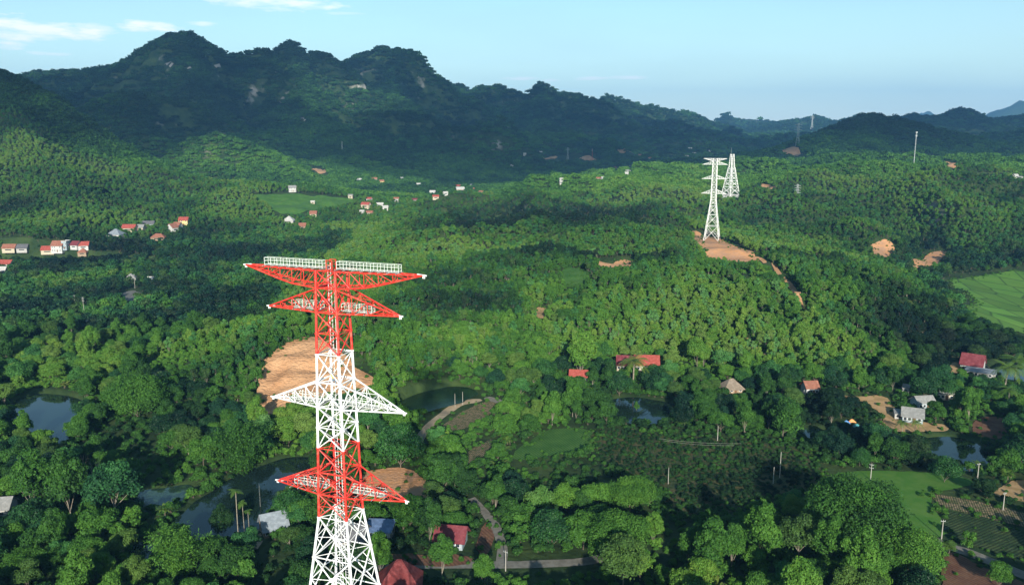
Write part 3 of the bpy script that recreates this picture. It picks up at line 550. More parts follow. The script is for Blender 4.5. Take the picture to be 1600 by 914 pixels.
def crossarm(side, L_, zb, zt, width, mats, c, tipc, parent, n=4, chord=.11, web=.058, flip=False, deck=True, rail_span=None, gal=1, deckfrac=.72, shoulder=False):
    """pyramid arm: bottom chords level at zb (or top chords level at zt when flip), meeting at a tip"""
    wb, wt = width(zb)/2, width(zt)/2; b = MB(); tipz = zt if flip else zb
    tip = [Vector((side*L_, s*.18, tipz)) for s in (-1, 1)]
    B = [Vector((side*wb, s*wb, zb)) for s in (-1, 1)]; Tt = [Vector((side*wt, s*wt, zt)) for s in (-1, 1)]
    def chords(i, t):
        bp = B[i].lerp(tip[i], t); tp = Tt[i].lerp(tip[i], t)
        if shoulder:                                   # bottom chord stays low, then rises to the tip
            bp = B[i].lerp(tip[i], t); z = zb+(tipz-zb)*max(0, (t-.38)/.62)*1.0; z = zb+(tipz-zb)*(.16*min(t/.38, 1)+.84*max(0, (t-.38)/.62)); bp.z = z
        return bp, tp
    ts = [k/n for k in range(n+1)]
    for i in (0, 1):
        pts = [chords(i, t) for t in ts]
        for k in range(n):
            cc = tipc if k == n-1 and False else c
            b.tube(pts[k][0], pts[k+1][0], chord, mi=cc); b.tube(pts[k][1], pts[k+1][1], chord, mi=cc)
            if k: b.tube(pts[k][0], pts[k][1], web, mi=c)
            if k < n-1:
                if shoulder: b.tube(pts[k][1], pts[k+1][0], web, mi=c)
                else: b.tube(pts[k][0], pts[k+1][1], web, mi=c)
    for k in range(n):
        a0, a1 = chords(0, ts[k]), chords(1, ts[k]); b0, b1 = chords(0, ts[k+1]), chords(1, ts[k+1])
        for q in (0, 1):
            b.tube(a0[q], b1[q] if k % 2 else a1[q], web*.8, mi=c); b.tube(a1[q], b0[q], web*.8, mi=c)
            if k < n-1: b.tube(b0[q], b1[q], web*.8, mi=c)
        if 0 < k < n: b.tube(a0[0], a1[1], web*.7, mi=c)
    o = b.build('crossarm', mats, parent)
    t_ = MB(); tp = Vector((side*L_, 0, tipz)); t_.tube(tp-Vector((side*.8, 0, 0)), tp+Vector((side*.5, 0, -.02)), .20, .10, 8, tipc)
    t_.box((side*(L_+.1), 0, tipz-.22), (.34, .08, .34), mi=tipc); t_.build('arm_tip', mats, o)
    if deck and rail_span:
        x0, x1 = rail_span; zd = (zt+.22) if flip else (zb+.16); hw = .42
        d = MB(); d.box((side*(x0+x1)/2, 0, zd), (x1-x0, hw*2, .07)); 
        for k in range(int((x1-x0)/1.3)+1): d.box((side*(x0+1.3*k), 0, zd-.09), (.07, wt*1.4 if flip else max(.5, wb*2*(1-x0/L_)), .1))
        d.build('walkway', M['grate'], o)
        r = MB(); npost = max(2, int(round((x1-x0)/1.05)))
        for s in (-1, 1):
            for hh in (.12, .62, 0.98): r.tube((side*x0, s*hw, zd+hh), (side*x1, s*hw, zd+hh), .03 if hh < 1.1 else .042, n=5)
            for k in range(npost+1):
                x = side*(x0+(x1-x0)*k/npost); r.tube((x, s*hw, zd), (x, s*hw, zd+0.98), .036, n=5)
        for x in (x0, x1):
            for hh in (.5, 0.98): r.tube((side*x, -hw, zd+hh), (side*x, hw, zd+hh), .045, n=5)
        r.build('handrail', M['rail'], o)
    return o
def big_tower():
    p = np.array([-24.2, 110.0]); zb = float(H(p[0], p[1])); top = 115-17.7
    root = empty('transmission_tower', (p[0], p[1], zb), R(-20), label='tall red and white lattice tower rising in the foreground', cat='transmission tower', group='high voltage towers along the line')
    Z = lambda h: 115-h-zb
    br = Z(52.5)
    def width(z):
        if z >= br: t = (z-br)/(Z(17.7)-br); return 4.45+(2.95-4.45)*t
        return 4.45+(br-z)*.232
    hs = [17.7, 20.0, 23.3, 26.2, 29.1, 33.0, 36.5, 39.4, 42.4, 45.9, 49.1, 52.5, 58.3, 64.8, 72.5, 81.5, 92.5, 115-zb]
    lv = [Z(h) for h in hs][::-1]; lv[0] = 0.0
    cz = [Z(29.1), Z(42.4), Z(52.5)]
    colour = lambda z: 1 if z > cz[0] else (0 if z > cz[1] else (1 if z > cz[2] else 0))
    mats = [M['towerwhite'], M['towerred'], M['galv']]
    lattice_body(lv, width, lambda z: .175 if z > br else .175+.09*(br-z)/br, colour, mats, root, .082)
    for s in (-1, 1):
        crossarm(s, 13.6, Z(20.0), Z(17.7), width, mats, 1, 0, root, n=6, chord=.12, flip=True, rail_span=(1.1, 10.3), shoulder=True)
        crossarm(s, 10.1, Z(23.3), Z(20.1), width, mats, 1, 0, root, n=4, rail_span=(1.6, 6.2))
        crossarm(s, 10.3, Z(36.5), Z(33.0), width, mats, 0, 0, root, n=4, rail_span=(1.8, 6.8))
        crossarm(s, 10.3, Z(49.1), Z(45.9), width, mats, 1, 0, root, n=4, rail_span=(2.0, 7.2))
    for z in (Z(20.0), Z(23.3), Z(33.0), Z(36.5), Z(45.9), Z(49.1)):          # belts carrying the arms
        b = MB(); hw = width(z)/2; c = colour(z)
        for s in (-1, 1): b.tube((-hw, s*hw, z), (hw, s*hw, z), .13, mi=c); b.tube((s*hw, -hw, z), (s*hw, hw, z), .11, mi=c)
        b.build('belt', mats, root)
    for (lx, ly) in ((-.55, .35), (.75, -.25)):
        l = MB(); z0 = 1.0; z1 = Z(17.7)+.9 if lx < 0 else Z(24)
        for s in (-.22, .22): l.tube((lx+s, ly, z0), (lx+s, ly, z1), .035, n=5, mi=0)
        z = z0
        while z < z1: l.tube((lx-.22, ly, z), (lx+.22, ly, z), .022, n=4, mi=0); z += .42
        l.build('ladder', M['towerwhite'], root)
    c = MB(); c.tube((.25, .2, 2), (.25, .2, Z(19)), .05, n=5); c.build('cable_duct', M['galv'], root)
    g = MB()                                            # red hatch frame standing on the top deck
    for x in (-.45, .45):
        for y in (-.5, .5): g.tube((x, y, Z(17.7)), (x, y, Z(17.7)+1.35), .07)
        g.tube((x, -.5, Z(17.7)+1.1), (x, .5, Z(17.7)+1.1), .05)
    for y in (-.5, .5): g.tube((-.45, y, Z(17.7)+1.35), (.45, y, Z(17.7)+1.35), .05); g.tube((-.45, y, Z(17.7)+.7), (.45, y, Z(17.7)+.7), .04)
    g.build('hatch_frame', M['towerred'], root)
    for (cx_, cy_) in ((-1, -1), (1, -1), (1, 1), (-1, 1)):
        f = MB(); hw = width(0)/2; f.box((cx_*hw, cy_*hw, .1), (1.6, 1.6, 1.2)); f.build('footing', M['concrete'], root)
    return root, Z, zb
M['rail'] = mat('pale_galvanised_rail', (.66, .72, .66), .5, .5)
TOWER, ZT, TZB = big_tower()

def plain_tower(name, loc, rz, Hh, arms, base_w, waist_z, waist_w, top_w, label, scale_r=1.0, rows=9, group='high voltage towers along the line', m=None, x_r=.12):
    m = m or M['lattice']; root = empty(name, loc, rz, label=label, cat='transmission tower', group=group)
    def width(z):
        if z >= waist_z: return waist_w+(top_w-waist_w)*(z-waist_z)/(Hh-waist_z)
        return base_w+(waist_w-base_w)*z/waist_z
    lv = [0.0]
    while lv[-1] < Hh-1e-3:
        s = max(2.6*scale_r if rows > 8 else 3.2, width(lv[-1])*1.0); lv.append(min(Hh, lv[-1]+s))
        if Hh-lv[-1] < s*.5: lv[-1] = Hh
    lattice_body(lv, width, lambda z: .24*scale_r, lambda z: 0, [m], root, x_r*scale_r, sub=True)
    for (zb_, zt_, L_, flip) in arms:
        for s in (-1, 1): crossarm(s, L_, zb_, zt_, width, [m, m, m], 0, 0, root, n=4, chord=.19*scale_r, web=.11*scale_r, flip=flip, deck=False)
    return root
def base_at(px, py, y):                                # foot on the pixel's bearing at a given distance
    P = at_y(px, py, y); return (P[0], P[1], float(H(P[0], P[1]))-.3)
B2 = base_at(1112, 376, 752)
plain_tower('transmission_tower', B2, R(-20), 115+19.5-B2[2]-.0 if False else (at_y(1116, 248, 752)[2]-B2[2]),
            [(62.5/74*(at_y(1116, 248, 752)[2]-B2[2])*1.0+8, (at_y(1116, 248, 752)[2]-B2[2])-.2, 9.9, True)][:0] +
            [(lambda Ht: (Ht-2.4, Ht, 9.8, True))(at_y(1116, 248, 752)[2]-B2[2]),
             (lambda Ht: (Ht-5.2, Ht-2.5, 10.6, False))(at_y(1116, 248, 752)[2]-B2[2]),
             (lambda Ht: (Ht-18.0, Ht-14.8, 10.8, False))(at_y(1116, 248, 752)[2]-B2[2]),
             (lambda Ht: (Ht-31.0, Ht-27.6, 10.8, False))(at_y(1116, 248, 752)[2]-B2[2])],
            13.4, 36, 4.6, 3.6, 'white lattice tower with four crossarm levels on the clay clearing', m=M['lattice'])
TCLEAR = [(B2[0], B2[1], 7.0)]
def split_tower():
    y = 1180; B = base_at(1141, 309, y); TCLEAR.append((B[0], B[1], 11.0)); Ht = at_y(1145, 241, y)[2]-B[2]
    root = empty('transmission_tower', B, R(30), label='white splayed lattice tower with two open peaks behind the four armed one', cat='transmission tower', group='high voltage towers along the line')
    zs = Ht*.70; bw = 19.0; ww = 6.6
    def width(z): return bw+(ww-bw)*z/zs
    lv = [0, Ht*.09, Ht*.26, Ht*.40, Ht*.52, Ht*.62, zs]
    lattice_body(lv, width, lambda z: .40, lambda z: 0, [M['lattice']], root, .22, sub=True)
    for s in (-1, 1):
        b = MB(); w2 = .9
        for (cx_, cy_) in ((-1, -1), (1, -1), (1, 1), (-1, 1)):
            b.tube((s*(ww/2-.9)+cx_*w2, cy_*ww/2*.8, zs), (s*(ww/2-.9)+cx_*w2*.6, cy_*.7, Ht), .26)
        n = 7
        for k in range(n):
            z0 = zs+(Ht-zs)*k/n; z1 = zs+(Ht-zs)*(k+1)/n; a0 = 1-k/n*.7; a1 = 1-(k+1)/n*.7
            for cy_ in (-1, 1):
                b.tube((s*(ww/2-.9)-w2*.8, cy_*ww/2*.8*a0, z0), (s*(ww/2-.9)+w2*.8, cy_*ww/2*.8*a1, z1), .13); b.tube((s*(ww/2-.9)+w2*.8, cy_*ww/2*.8*a0, z0), (s*(ww/2-.9)-w2*.8, cy_*ww/2*.8*a1, z1), .13)
        b.build('peak', M['lattice'], root)
    t = MB(); t.tube((-ww/2+.9, 0, Ht), (-ww/2+.9, 0, Ht+9), .16, .06); t.build('mast', M['galv'], root)
split_tower()
FAR_T = [  # px, py foot, px top, depth, label, arms
 (1246, 227, 193, 2260, 'grey lattice tower on the saddle left of the dark round hill', 3),
 (1273, 216, 205, 4300, 'distant faint lattice tower, left one of the pair behind the dark round hill', 2),
 (1282, 214, 199, 4300, 'distant faint lattice tower, right one of the pair behind the dark round hill', 2),
 (1269, 194, 181, 6000, 'tiny lattice tower on the skyline above the saddle', 2),
 (887, 255, 231, 2900, 'grey lattice tower on brown earth in the far valley', 2),
 (1037, 303, 281, 1500, 'slim grey lattice tower in light green woods left of the white towers', 3),
 (1245, 315, 288, 1020, 'slim grey lattice tower on the slope right of the white towers', 5),
 (969, 280, 262, 1900, 'small pale lattice tower at the edge of the far village', 4),
 (535, 241, 221, 2050, 'grey lattice mast on the dark left mountain slope', 0),
 (826, 266, 248, 2500, 'faint lattice tower in the smoky far valley', 2),
]
for (px, py, pt, y, lab, na) in FAR_T:
    B = base_at(px, py, y); Ht = at_y(px, pt, y)[2]-B[2]; k = max(.45, Ht/70); k = k*.8 if y < 4000 else k*1.2
    arms = [(Ht*(.93-.11*i), Ht*(.97-.11*i), Ht*(.13 if na > 4 else .17), False) for i in range(na)]
    plain_tower('lattice_tower', B, R(-20+random.uniform(-10, 10)), Ht, arms, Ht*.17, Ht*.5, Ht*.07, Ht*.045, lab, scale_r=k, rows=7, group='distant lattice towers across the valley', m=M['galv'] if na not in (4,) else M['lattice'])
def mast(px, py, pt, y, label, banded=False):
    B = base_at(px, py, y); Ht = at_y(px+3, pt, y)[2]-B[2]
    root = empty('telecom_mast', B, label=label, cat='mast')
    b = MB(); r = .75
    for k in range(3):
        a = k*2.094; p = (r*math.cos(a), r*math.sin(a)); b.tube((p[0], p[1], 0), (p[0]*.8, p[1]*.8, Ht), .20, n=5)
    n = int(Ht/2.4)
    for i in range(n):
        for k in range(3):
            a, c = k*2.094+(i % 2)*2.094, (k+1)*2.094+(i % 2)*2.094
            b.tube((r*math.cos(a), r*math.sin(a), Ht*i/n), (r*.9*math.cos(c), r*.9*math.sin(c), Ht*(i+1)/n), .10, n=4)
    b.build('mast_shaft', M['galv'] if not banded else M['towerred'], root)
    for zz in (Ht-1.6, Ht-7):
        a = MB()
        for k in range(3):
            t = k*2.094; a.box((1.3*math.cos(t), 1.3*math.sin(t), zz), (.5, .35, 2.6), t)
        a.build('antenna', M['towerwhite'], root)
mast(1427, 264, 206, 1475, 'tall thin telecom mast with white antennas on the right ridge')
mast(925, 256, 233, 2900, 'small red and white mast beyond the valley tower', True)

# ------------------------------------------------------------------ climber on the tower
def skin_chain(name, pts, edges, radii, m, parent, sub=2, root=0):
    me = bpy.data.meshes.new(name); me.from_pydata([tuple(p) for p in pts], edges, []); o = bpy.data.objects.new(name, me); COL.objects.link(o); o.parent = parent
    me.materials.append(m); sk = o.modifiers.new('skin', 'SKIN'); 
    if not me.skin_vertices: me.attributes.new  # noqa
    for i, r in enumerate(radii):
        me.skin_vertices[0].data[i].radius = (r, r); me.skin_vertices[0].data[i].use_root = (i == root)
    sb = o.modifiers.new('sub', 'SUBSURF'); sb.levels = sub; sb.render_levels = sub; return o
M['skin'] = mat('skin', (.42, .25, .16), .6); M['hair'] = mat('black_hair', (.01, .009, .008), .5)
M['shirt'] = mat('yellow_shirt', (.75, .42, .08), .8, noise=(9, (.62, .33, .06), .4, .6)); M['jeans'] = mat('blue_grey_jeans', (.16, .22, .30), .85)
def climber():
    # climbs the inner ladder, leaning left, one knee raised
    P0 = at_y(520.5, 592, 109.2); root = empty('person', tuple(P0), R(-15), label='climber in yellow shirt and jeans on the white tower section', cat='person')
    J = [(0, 0, 0), (0, .04, .22), (-.04, .06, .45), (-.07, .08, .56), (-.10, .09, .68), (-.12, .08, .80),      # pelvis..neck..head
         (-.26, .06, .50), (-.42, .22, .62), (-.36, .36, .84), (.12, .06, .48), (.26, .24, .40), (.22, .38, .62),
         (.11, 0, -.05), (.22, .22, -.28), (.30, .12, -.70), (.32, .26, -.76), (-.10, 0, -.06), (-.12, .30, -.14), (-.02, .16, -.50), (-.02, .30, -.55)]
    E = [(0, 1), (1, 2), (2, 3), (3, 4), (4, 5), (2, 6), (6, 7), (7, 8), (2, 9), (9, 10), (10, 11), (0, 12), (12, 13), (13, 14), (14, 15), (0, 16), (16, 17), (17, 18), (18, 19)]
    rad = [.14, .14, .15, .07, .10, .09, .075, .055, .04, .075, .055, .04, .10, .075, .05, .045, .10, .075, .05, .045]
    b = skin_chain('body', J, E, rad, M['skin'], root)
    skin_chain('shirt', [J[0], J[1], J[2], J[6], J[7], J[9], J[10]], [(0, 1), (1, 2), (2, 3), (3, 4), (2, 5), (5, 6)], [.155, .16, .17, .095, .075, .095, .075], M['shirt'], root)
    skin_chain('jeans', [J[0], J[12], J[13], J[14], J[16], J[17], J[18]], [(0, 1), (1, 2), (2, 3), (0, 4), (4, 5), (5, 6)], [.16, .12, .095, .07, .12, .095, .07], M['jeans'], root)
    skin_chain('hair', [(-.10, .05, .72), (-.12, .04, .80), (-.12, .07, .86)], [(0, 1), (1, 2)], [.10, .115, .08], M['hair'], root)
climber()
# ------------------------------------------------------------------ buildings
ROOF = {'darkred': (.16, .028, .028), 'maroon': (.15, .028, .035), 'red': (.30, .060, .045), 'tile': (.25, .10, .065), 'grey': (.22, .22, .215), 'dark': (.10, .10, .11), 'blue': (.12, .19, .34), 'thatch': (.20, .16, .12), 'pale': (.42, .41, .39), 'bluegrey': (.19, .22, .25)}
WALL = {'white': (.47, .47, .45), 'cream': (.46, .40, .30), 'bluewhite': (.27, .33, .36), 'grey': (.38, .37, .35), 'mud': (.30, .22, .15), 'yellow': (.62, .50, .22)}
def rmat(n): 
    k = 'roof_'+n
    if k not in M:
        c = ROOF[n]; M[k] = mat(k, c, .75, .3, noise=(.8, tuple(min(1, v*1.35+.02) for v in c), .45, .68)); nt = M[k].node_tree
        wv = nt.nodes.new('ShaderNodeTexWave'); wv.inputs['Scale'].default_value = 1.6; tc = nt.nodes.new('ShaderNodeTexCoord'); nt.links.new(tc.outputs['Object'], wv.inputs['Vector'])
        bp = nt.nodes.new('ShaderNodeBump'); bp.inputs['Strength'].default_value = .5; bp.inputs['Distance'].default_value = .08; nt.links.new(wv.outputs[0], bp.inputs['Height']); nt.links.new(bp.outputs[0], nt.nodes['Principled BSDF'].inputs['Normal'])
    return M[k]
def wmat(n):
    k = 'wall_'+n
    if k not in M: c = WALL[n]; M[k] = mat(k, c, .85, .2, noise=(.7, tuple(v*.78 for v in c), .5, .75))
    return M[k]
M['glass'] = mat('window_glass', (.03, .04, .05), .12, .5); M['doorwood'] = mat('door_wood', (.16, .09, .05), .6)
HOUSES = list(TCLEAR)
def house(px, py, wpx, dep, h, rz, roof, wall, label, style='gable', pitch=.45, over=.5, w_m=None, group=None, storeys=1, y=None, name='house', cat='house', simple=False):
    P = hit(px, py) if y is None else np.array([*at_y(px, py, y)[:2], 0]); P[2] = float(H(P[0], P[1]))
    W = w_m or wpx*spx(P); D = dep if dep > 1.5 else W*dep
    HOUSES.append((P[0], P[1], max(W, D)*.5))
    g = [float(H(P[0]+a*W/2, P[1]+b*D/2)) for a in (-1, 1) for b in (-1, 1)]; z = max(P[2], np.mean(g))
    root = empty(name, (P[0], P[1], z), R(rz), label=label, cat=cat, group=group)
    hw, hd = W/2, D/2; rh = D*pitch if style != 'flat' else 0; b = MB(); b.box((0, 0, h/2-.75), (W, D, h+1.5))
    if style == 'gable':
        for s in (-1, 1): b.face([(s*hw, -hd*.999, h), (s*hw, hd*.999, h), (s*hw, 0, h+rh)]) 
    b.build('wall', wmat(wall), root)
    o = over; r = MB(); th = .14; k = rh/hd
    if style == 'gable':
        for s in (-1, 1): r.slab([(-hw-o, s*(hd+o), h-o*k+.16), (hw+o, s*(hd+o), h-o*k+.16), (hw+o, 0, h+rh+.16), (-hw-o, 0, h+rh+.16)][::s], th)
        r.tube((-hw-o, 0, h+rh+.17), (hw+o, 0, h+rh+.17), .12, n=5)
    elif style == 'hip':
        rl = max(hw-hd, .3); e = h-o*k+.16; t = h+rh+.16
        r.slab([(-hw-o, -hd-o, e), (hw+o, -hd-o, e), (rl, 0, t), (-rl, 0, t)], th); r.slab([(hw+o, hd+o, e), (-hw-o, hd+o, e), (-rl, 0, t), (rl, 0, t)], th)
        r.slab([(hw+o, -hd-o, e), (hw+o, hd+o, e), (rl, 0, t)], th); r.slab([(-hw-o, hd+o, e), (-hw-o, -hd-o, e), (-rl, 0, t)], th)
    elif style == 'shed':
        r.slab([(-hw-o, -hd-o, h+.12), (hw+o, -hd-o, h+.12), (hw+o, hd+o, h+D*pitch+.12), (-hw-o, hd+o, h+D*pitch+.12)], th)
        for s in (-1, 1): b2 = MB()
    else:
        r.box((0, 0, h+.1), (W+.3, D+.3, .2))
        for s in (-1, 1): r.box((0, s*(hd+.05), h+.45), (W+.3, .15, .6)); r.box((s*(hw+.05), 0, h+.45), (.15, D, .55))
    r.build('roof', rmat(roof), root)
    if simple: 
        wn = MB(); wn.box((0, -hd-.02, h*.5), (W*.5, .06, h*.3)); wn.build('window', M['glass'], root); return root, P, z
    dr = MB(); dr.box((W*.08, -hd-.03, 1.05), (1.1, .08, 2.1)); d_ = dr.build('door', M['doorwood'], root)
    hn = MB(); hn.box((W*.08+.4, -hd-.09, 1.05), (.08, .06, .25)); hn.build('handle', M['galv'], d_)
    for st in range(storeys):
        for fx in (-.36, -.15, .33):
            zc = 1.5+st*3.1; f = MB(); f.box((W*fx, -hd-.02, zc), (1.35, .1, 1.35)); fo = f.build('window', M['towerwhite'], root)
            p = MB(); p.box((W*fx, -hd-.06, zc), (1.1, .06, 1.1)); p.build('pane', M['glass'], fo)
        for s in (-1, 1):
            f = MB(); f.box((s*(hw+.02), 0, 1.5+st*3.1), (.1, 1.3, 1.3)); fo = f.build('window', M['towerwhite'], root); p = MB(); p.box((s*(hw+.06), 0, 1.5+st*3.1), (.06, 1.05, 1.05)); p.build('pane', M['glass'], fo)
    return root, P, z
G1 = 'houses scattered under the near trees'
house(706, 850, 42, 6.5, 2.9, -10, 'maroon', 'bluewhite', 'maroon roofed house with pale blue walls left of the road fork', 'gable', .42, .9, group=G1)
house(625, 925, 62, 9, 3.2, 4, 'darkred', 'grey', 'red hip roofed house cut by the bottom edge', 'hip', .6, .8, group=G1)
house(428, 832, 36, 7, 2.4, 28, 'bluegrey', 'mud', 'grey steep roofed hut beside the river bend', 'gable', .5, .6, group=G1)
house(594, 838, 40, 7, 2.8, -4, 'blue', 'grey', 'shed with faded blue metal roof right of the tower', 'shed', .08, .4, group=G1)
house(553, 850, 40, 9, 3.0, -4, 'dark', 'grey', 'dark metal roofed barn seen through the tower legs', 'gable', .35, .5, group=G1, simple=True)
house(904, 597, 26, 6, 3.3, -8, 'red', 'white', 'small red roofed white house beside the round yellow green tree', 'gable', .4, .6, group=G1)
house(1010, 577, 36, 9, 3.2, -6, 'red', 'cream', 'long red roofed house behind the coconut palm, its taller bright end', 'gable', .4, .6, group=G1)
house(976, 576, 24, 9, 2.8, -8, 'maroon', 'cream', 'low maroon roofed wing left of the long red roofed house', 'gable', .4, .5, group=G1)
house(1142, 612, 30, 7, 2.4, 10, 'thatch', 'mud', 'brown thatched hut in the central trees', 'hip', .5, .8, group=G1)
house(1265, 614, 20, 6, 3, 5, 'tile', 'white', 'small brown tiled hut among plantation trees', 'gable', .4, .5, group=G1)
G2 = 'farm buildings around the tan track'
house(1425, 656, 29, 8, 2.5, -24, 'grey', 'bluewhite', 'largest grey sheet roofed farmhouse beside the tan yard', 'gable', .32, .6, group=G2)
house(1404, 652, 13, 5, 2.2, -20, 'grey', 'grey', 'tiny grey lean-to left of the largest farmhouse', 'shed', .1, .3, group=G2, simple=True)
house(1441, 636, 28, 6, 2.8, 8, 'grey', 'bluewhite', 'grey roofed farmhouse behind the largest one', 'gable', .35, .5, group=G2)
house(1475, 622, 26, 6, 2.8, -18, 'grey', 'cream', 'pale grey roofed barn nearest the mango trees', 'gable', .38, .5, group=G2)
house(1415, 612, 9, 4, 2.2, -30, 'grey', 'grey', 'tiny grey shed under the banana plants', 'shed', .15, .3, group=G2, simple=True)
house(1519, 578, 30, 9, 3.4, -38, 'maroon', 'white', 'maroon roofed white gabled house near the blue pond', 'gable', .5, .6, group=G2)
house(1532, 588, 40, 6, 2.5, -32, 'bluegrey', 'grey', 'grey sheet roofed annex in front of the maroon roofed house', 'shed', .12, .5, group=G2)
house(5, 802, 30, 7, 2.6, 10, 'grey', 'grey', 'grey roof poking from trees at the left edge', 'gable', .35, .5, group=G1, simple=True)
G3 = 'village houses on the left valley plain'
VH = [(93, 394, 20, 10, 6, 0, 'tile', 'white', 'two storey white house with brown tiled roof in the left village', 'gable', 2),
 (104, 391, 9, 8, 7, 0, 'pale', 'bluewhite', 'narrow flat roofed white tower house in the left village', 'flat', 2),
 (77, 398, 22, 8, 3, 8, 'red', 'cream', 'low red roofed house below the two storey white one', 'gable', 1),
 (120, 390, 14, 8, 3.2, -14, 'maroon', 'white', 'maroon roofed house right of the white tower house', 'gable', 1),
 (132, 389, 17, 8, 3.4, 12, 'red', 'white', 'red roofed white gabled house at the right end of the left village row', 'gable', 1),
 (131, 401, 15, 8, 2.8, 5, 'tile', 'mud', 'brown tiled shed below the left village row', 'hip', 1),
 (18, 407, 22, 8, 3.2, 4, 'tile', 'cream', 'tan tiled house at the far left edge', 'gable', 1),
 (10, 417, 24, 8, 3.2, -4, 'red', 'white', 'orange red roofed long house at the far left edge', 'gable', 1),
 (4, 428, 16, 8, 3.0, 4, 'pale', 'grey', 'pale roofed shed below the orange roofed long house', 'gable', 1),
 (38, 402, 18, 8, 3.0, 6, 'dark', 'grey', 'dark roofed shed between the two village clusters', 'gable', 1),
 (182, 371, 25, 12, 3.4, -6, 'bluegrey', 'white', 'large blue grey hip roofed hall in the left village', 'hip', 1),
 (203, 361, 23, 8, 3.4, 0, 'red', 'cream', 'red roofed cream house behind the blue grey hall', 'gable', 1),
 (221, 360, 11, 7, 3.2, 0, 'grey', 'cream', 'small grey roofed house right of the red roofed cream one', 'gable', 1),
 (232, 354, 22, 7, 3.2, 4, 'dark', 'bluewhite', 'long dark roofed house at the back of the left village', 'gable', 1),
 (270, 362, 13, 10, 4.6, 60, 'tile', 'white', 'white gable ended house with brown roof', 'gable', 1),
 (278, 357, 12, 8, 3.6, -8, 'tile', 'white', 'brown roofed wing beside the white gable ended house', 'gable', 1),
 (288, 352, 16, 8, 5.5, 4, 'red', 'yellow', 'two storey yellow house with red roof in the left village', 'gable', 2),
 (248, 375, 24, 8, 3.0, 6, 'tile', 'mud', 'low brown roofed house among trees below the white gable', 'hip', 1),
 (205, 439, 19, 8, 2.8, 14, 'grey', 'grey', 'grey roofed shed beside the small grey yard', 'hip', 1),
 (236, 441, 9, 5, 2.4, 0, 'pale', 'grey', 'tiny pale roofed shed right of the grey yard', 'gable', 1),
 (452, 349, 19, 12, 3.6, 0, 'pale', 'grey', 'pale grey hip roofed hall at the field edge', 'hip', 1),
 (457, 301, 13, 7, 5.6, 18, 'grey', 'white', 'two storey white house above the pale green field', 'gable', 2),
 (490, 338, 12, 8, 3, 4, 'tile', 'cream', 'small tiled house right of the grey hall', 'gable', 1),
 (473, 357, 12, 8, 3, 4, 'tile', 'mud', 'brown roofed hut near the grey hall', 'gable', 1)]
for v in VH: house(v[0], v[1], v[2]*.85, v[3], v[4], v[5], v[6], v[7], v[8], v[9], .42, .6, group=G3, storeys=v[10], simple=(v[10] == 1))
G4 = 'distant village houses in the valley gap'
FH = [(572, 325, 16, 'red', 'cream'), (577, 315, 10, 'red', 'white'), (594, 323, 12, 'pale', 'grey'), (602, 329, 10, 'pale', 'white'), (566, 334, 8, 'pale', 'white'), (578, 336, 12, 'tile', 'cream'), (619, 316, 10, 'tile', 'white'), (648, 316, 10, 'maroon', 'white'),
 (681, 311, 11, 'red', 'cream'), (676, 304, 10, 'pale', 'white'), (696, 305, 8, 'pale', 'white'), (716, 294, 9, 'red', 'white'), (719, 300, 15, 'pale', 'cream'), (734, 292, 9, 'pale', 'white'), (741, 298, 8, 'tile', 'grey'), (752, 304, 8, 'tile', 'yellow'),
 (560, 284, 12, 'pale', 'grey'), (585, 283, 10, 'tile', 'cream'), (597, 287, 9, 'tile', 'yellow'), (627, 281, 7, 'pale', 'white'), (654, 291, 7, 'pale', 'grey'), (548, 311, 8, 'grey', 'cream'), (489, 319, 7, 'pale', 'cream'),
 (878, 285, 7, 'pale', 'white'), (877, 291, 5, 'pale', 'white'), (935, 282, 8, 'tile', 'white'), (943, 283, 8, 'pale', 'white'), (963, 266, 10, 'maroon', 'cream'), (985, 263, 7, 'pale', 'white'), (981, 271, 9, 'grey', 'white'), (979, 276, 6, 'pale', 'white'),
 (1040, 247, 7, 'pale', 'white'), (1052, 246, 8, 'pale', 'white'), (1062, 248, 8, 'grey', 'white'), (1073, 247, 6, 'pale', 'white'), (1085, 243, 8, 'pale', 'bluewhite'), (1078, 236, 7, 'pale', 'white'), (1015, 249, 6, 'tile', 'cream'), (1110, 238, 6, 'pale', 'white'), (1000, 245, 6, 'tile', 'cream'),
 (1586, 279, 10, 'pale', 'white'), (1594, 281, 7, 'grey', 'white'), (820, 244, 5, 'pale', 'white'), (845, 240, 5, 'pale', 'white'), (800, 262, 5, 'pale', 'white')]
VAREA = [(545, 275, 'loose hamlet on the slope above the field'), (610, 330, 'hamlet just beyond the pale green field'), (700, 300, 'hazy hamlet in the middle of the valley'), (880, 285, 'clearing at the left foot of the bright hill'), (965, 272, 'village edge by the small pale tower'), (1060, 245, 'farthest village'), (1590, 280, 'clearing at the far right edge'), (822, 248, 'brown slopes of the far valley')]
RN = {'red': 'red', 'pale': 'pale', 'tile': 'brown tiled', 'maroon': 'maroon', 'grey': 'grey'}; WN = {'cream': 'cream', 'white': 'white', 'grey': 'grey', 'yellow': 'yellow', 'bluewhite': 'pale blue'}
_seen = {}
for i, (px, py, wp, ro, wa) in enumerate(FH):
    ar = min(VAREA, key=lambda a: abs(a[0]-px)+3*abs(a[1]-py)*(a[0] < 900))[2]
    base = f'{RN[ro]} roofed {WN[wa]} house in the {ar}'; n = _seen.get(base, 0); _seen[base] = n+1
    word = ['', 'second ', 'third ', 'fourth ', 'fifth ', 'sixth '][n]
    house(px, py, wp*.85, .6, 3.2 if i % 3 else 4.8, random.uniform(-25, 25), ro, wa, (word+base).strip(), 'gable', .42, .5, group=G4, simple=True)

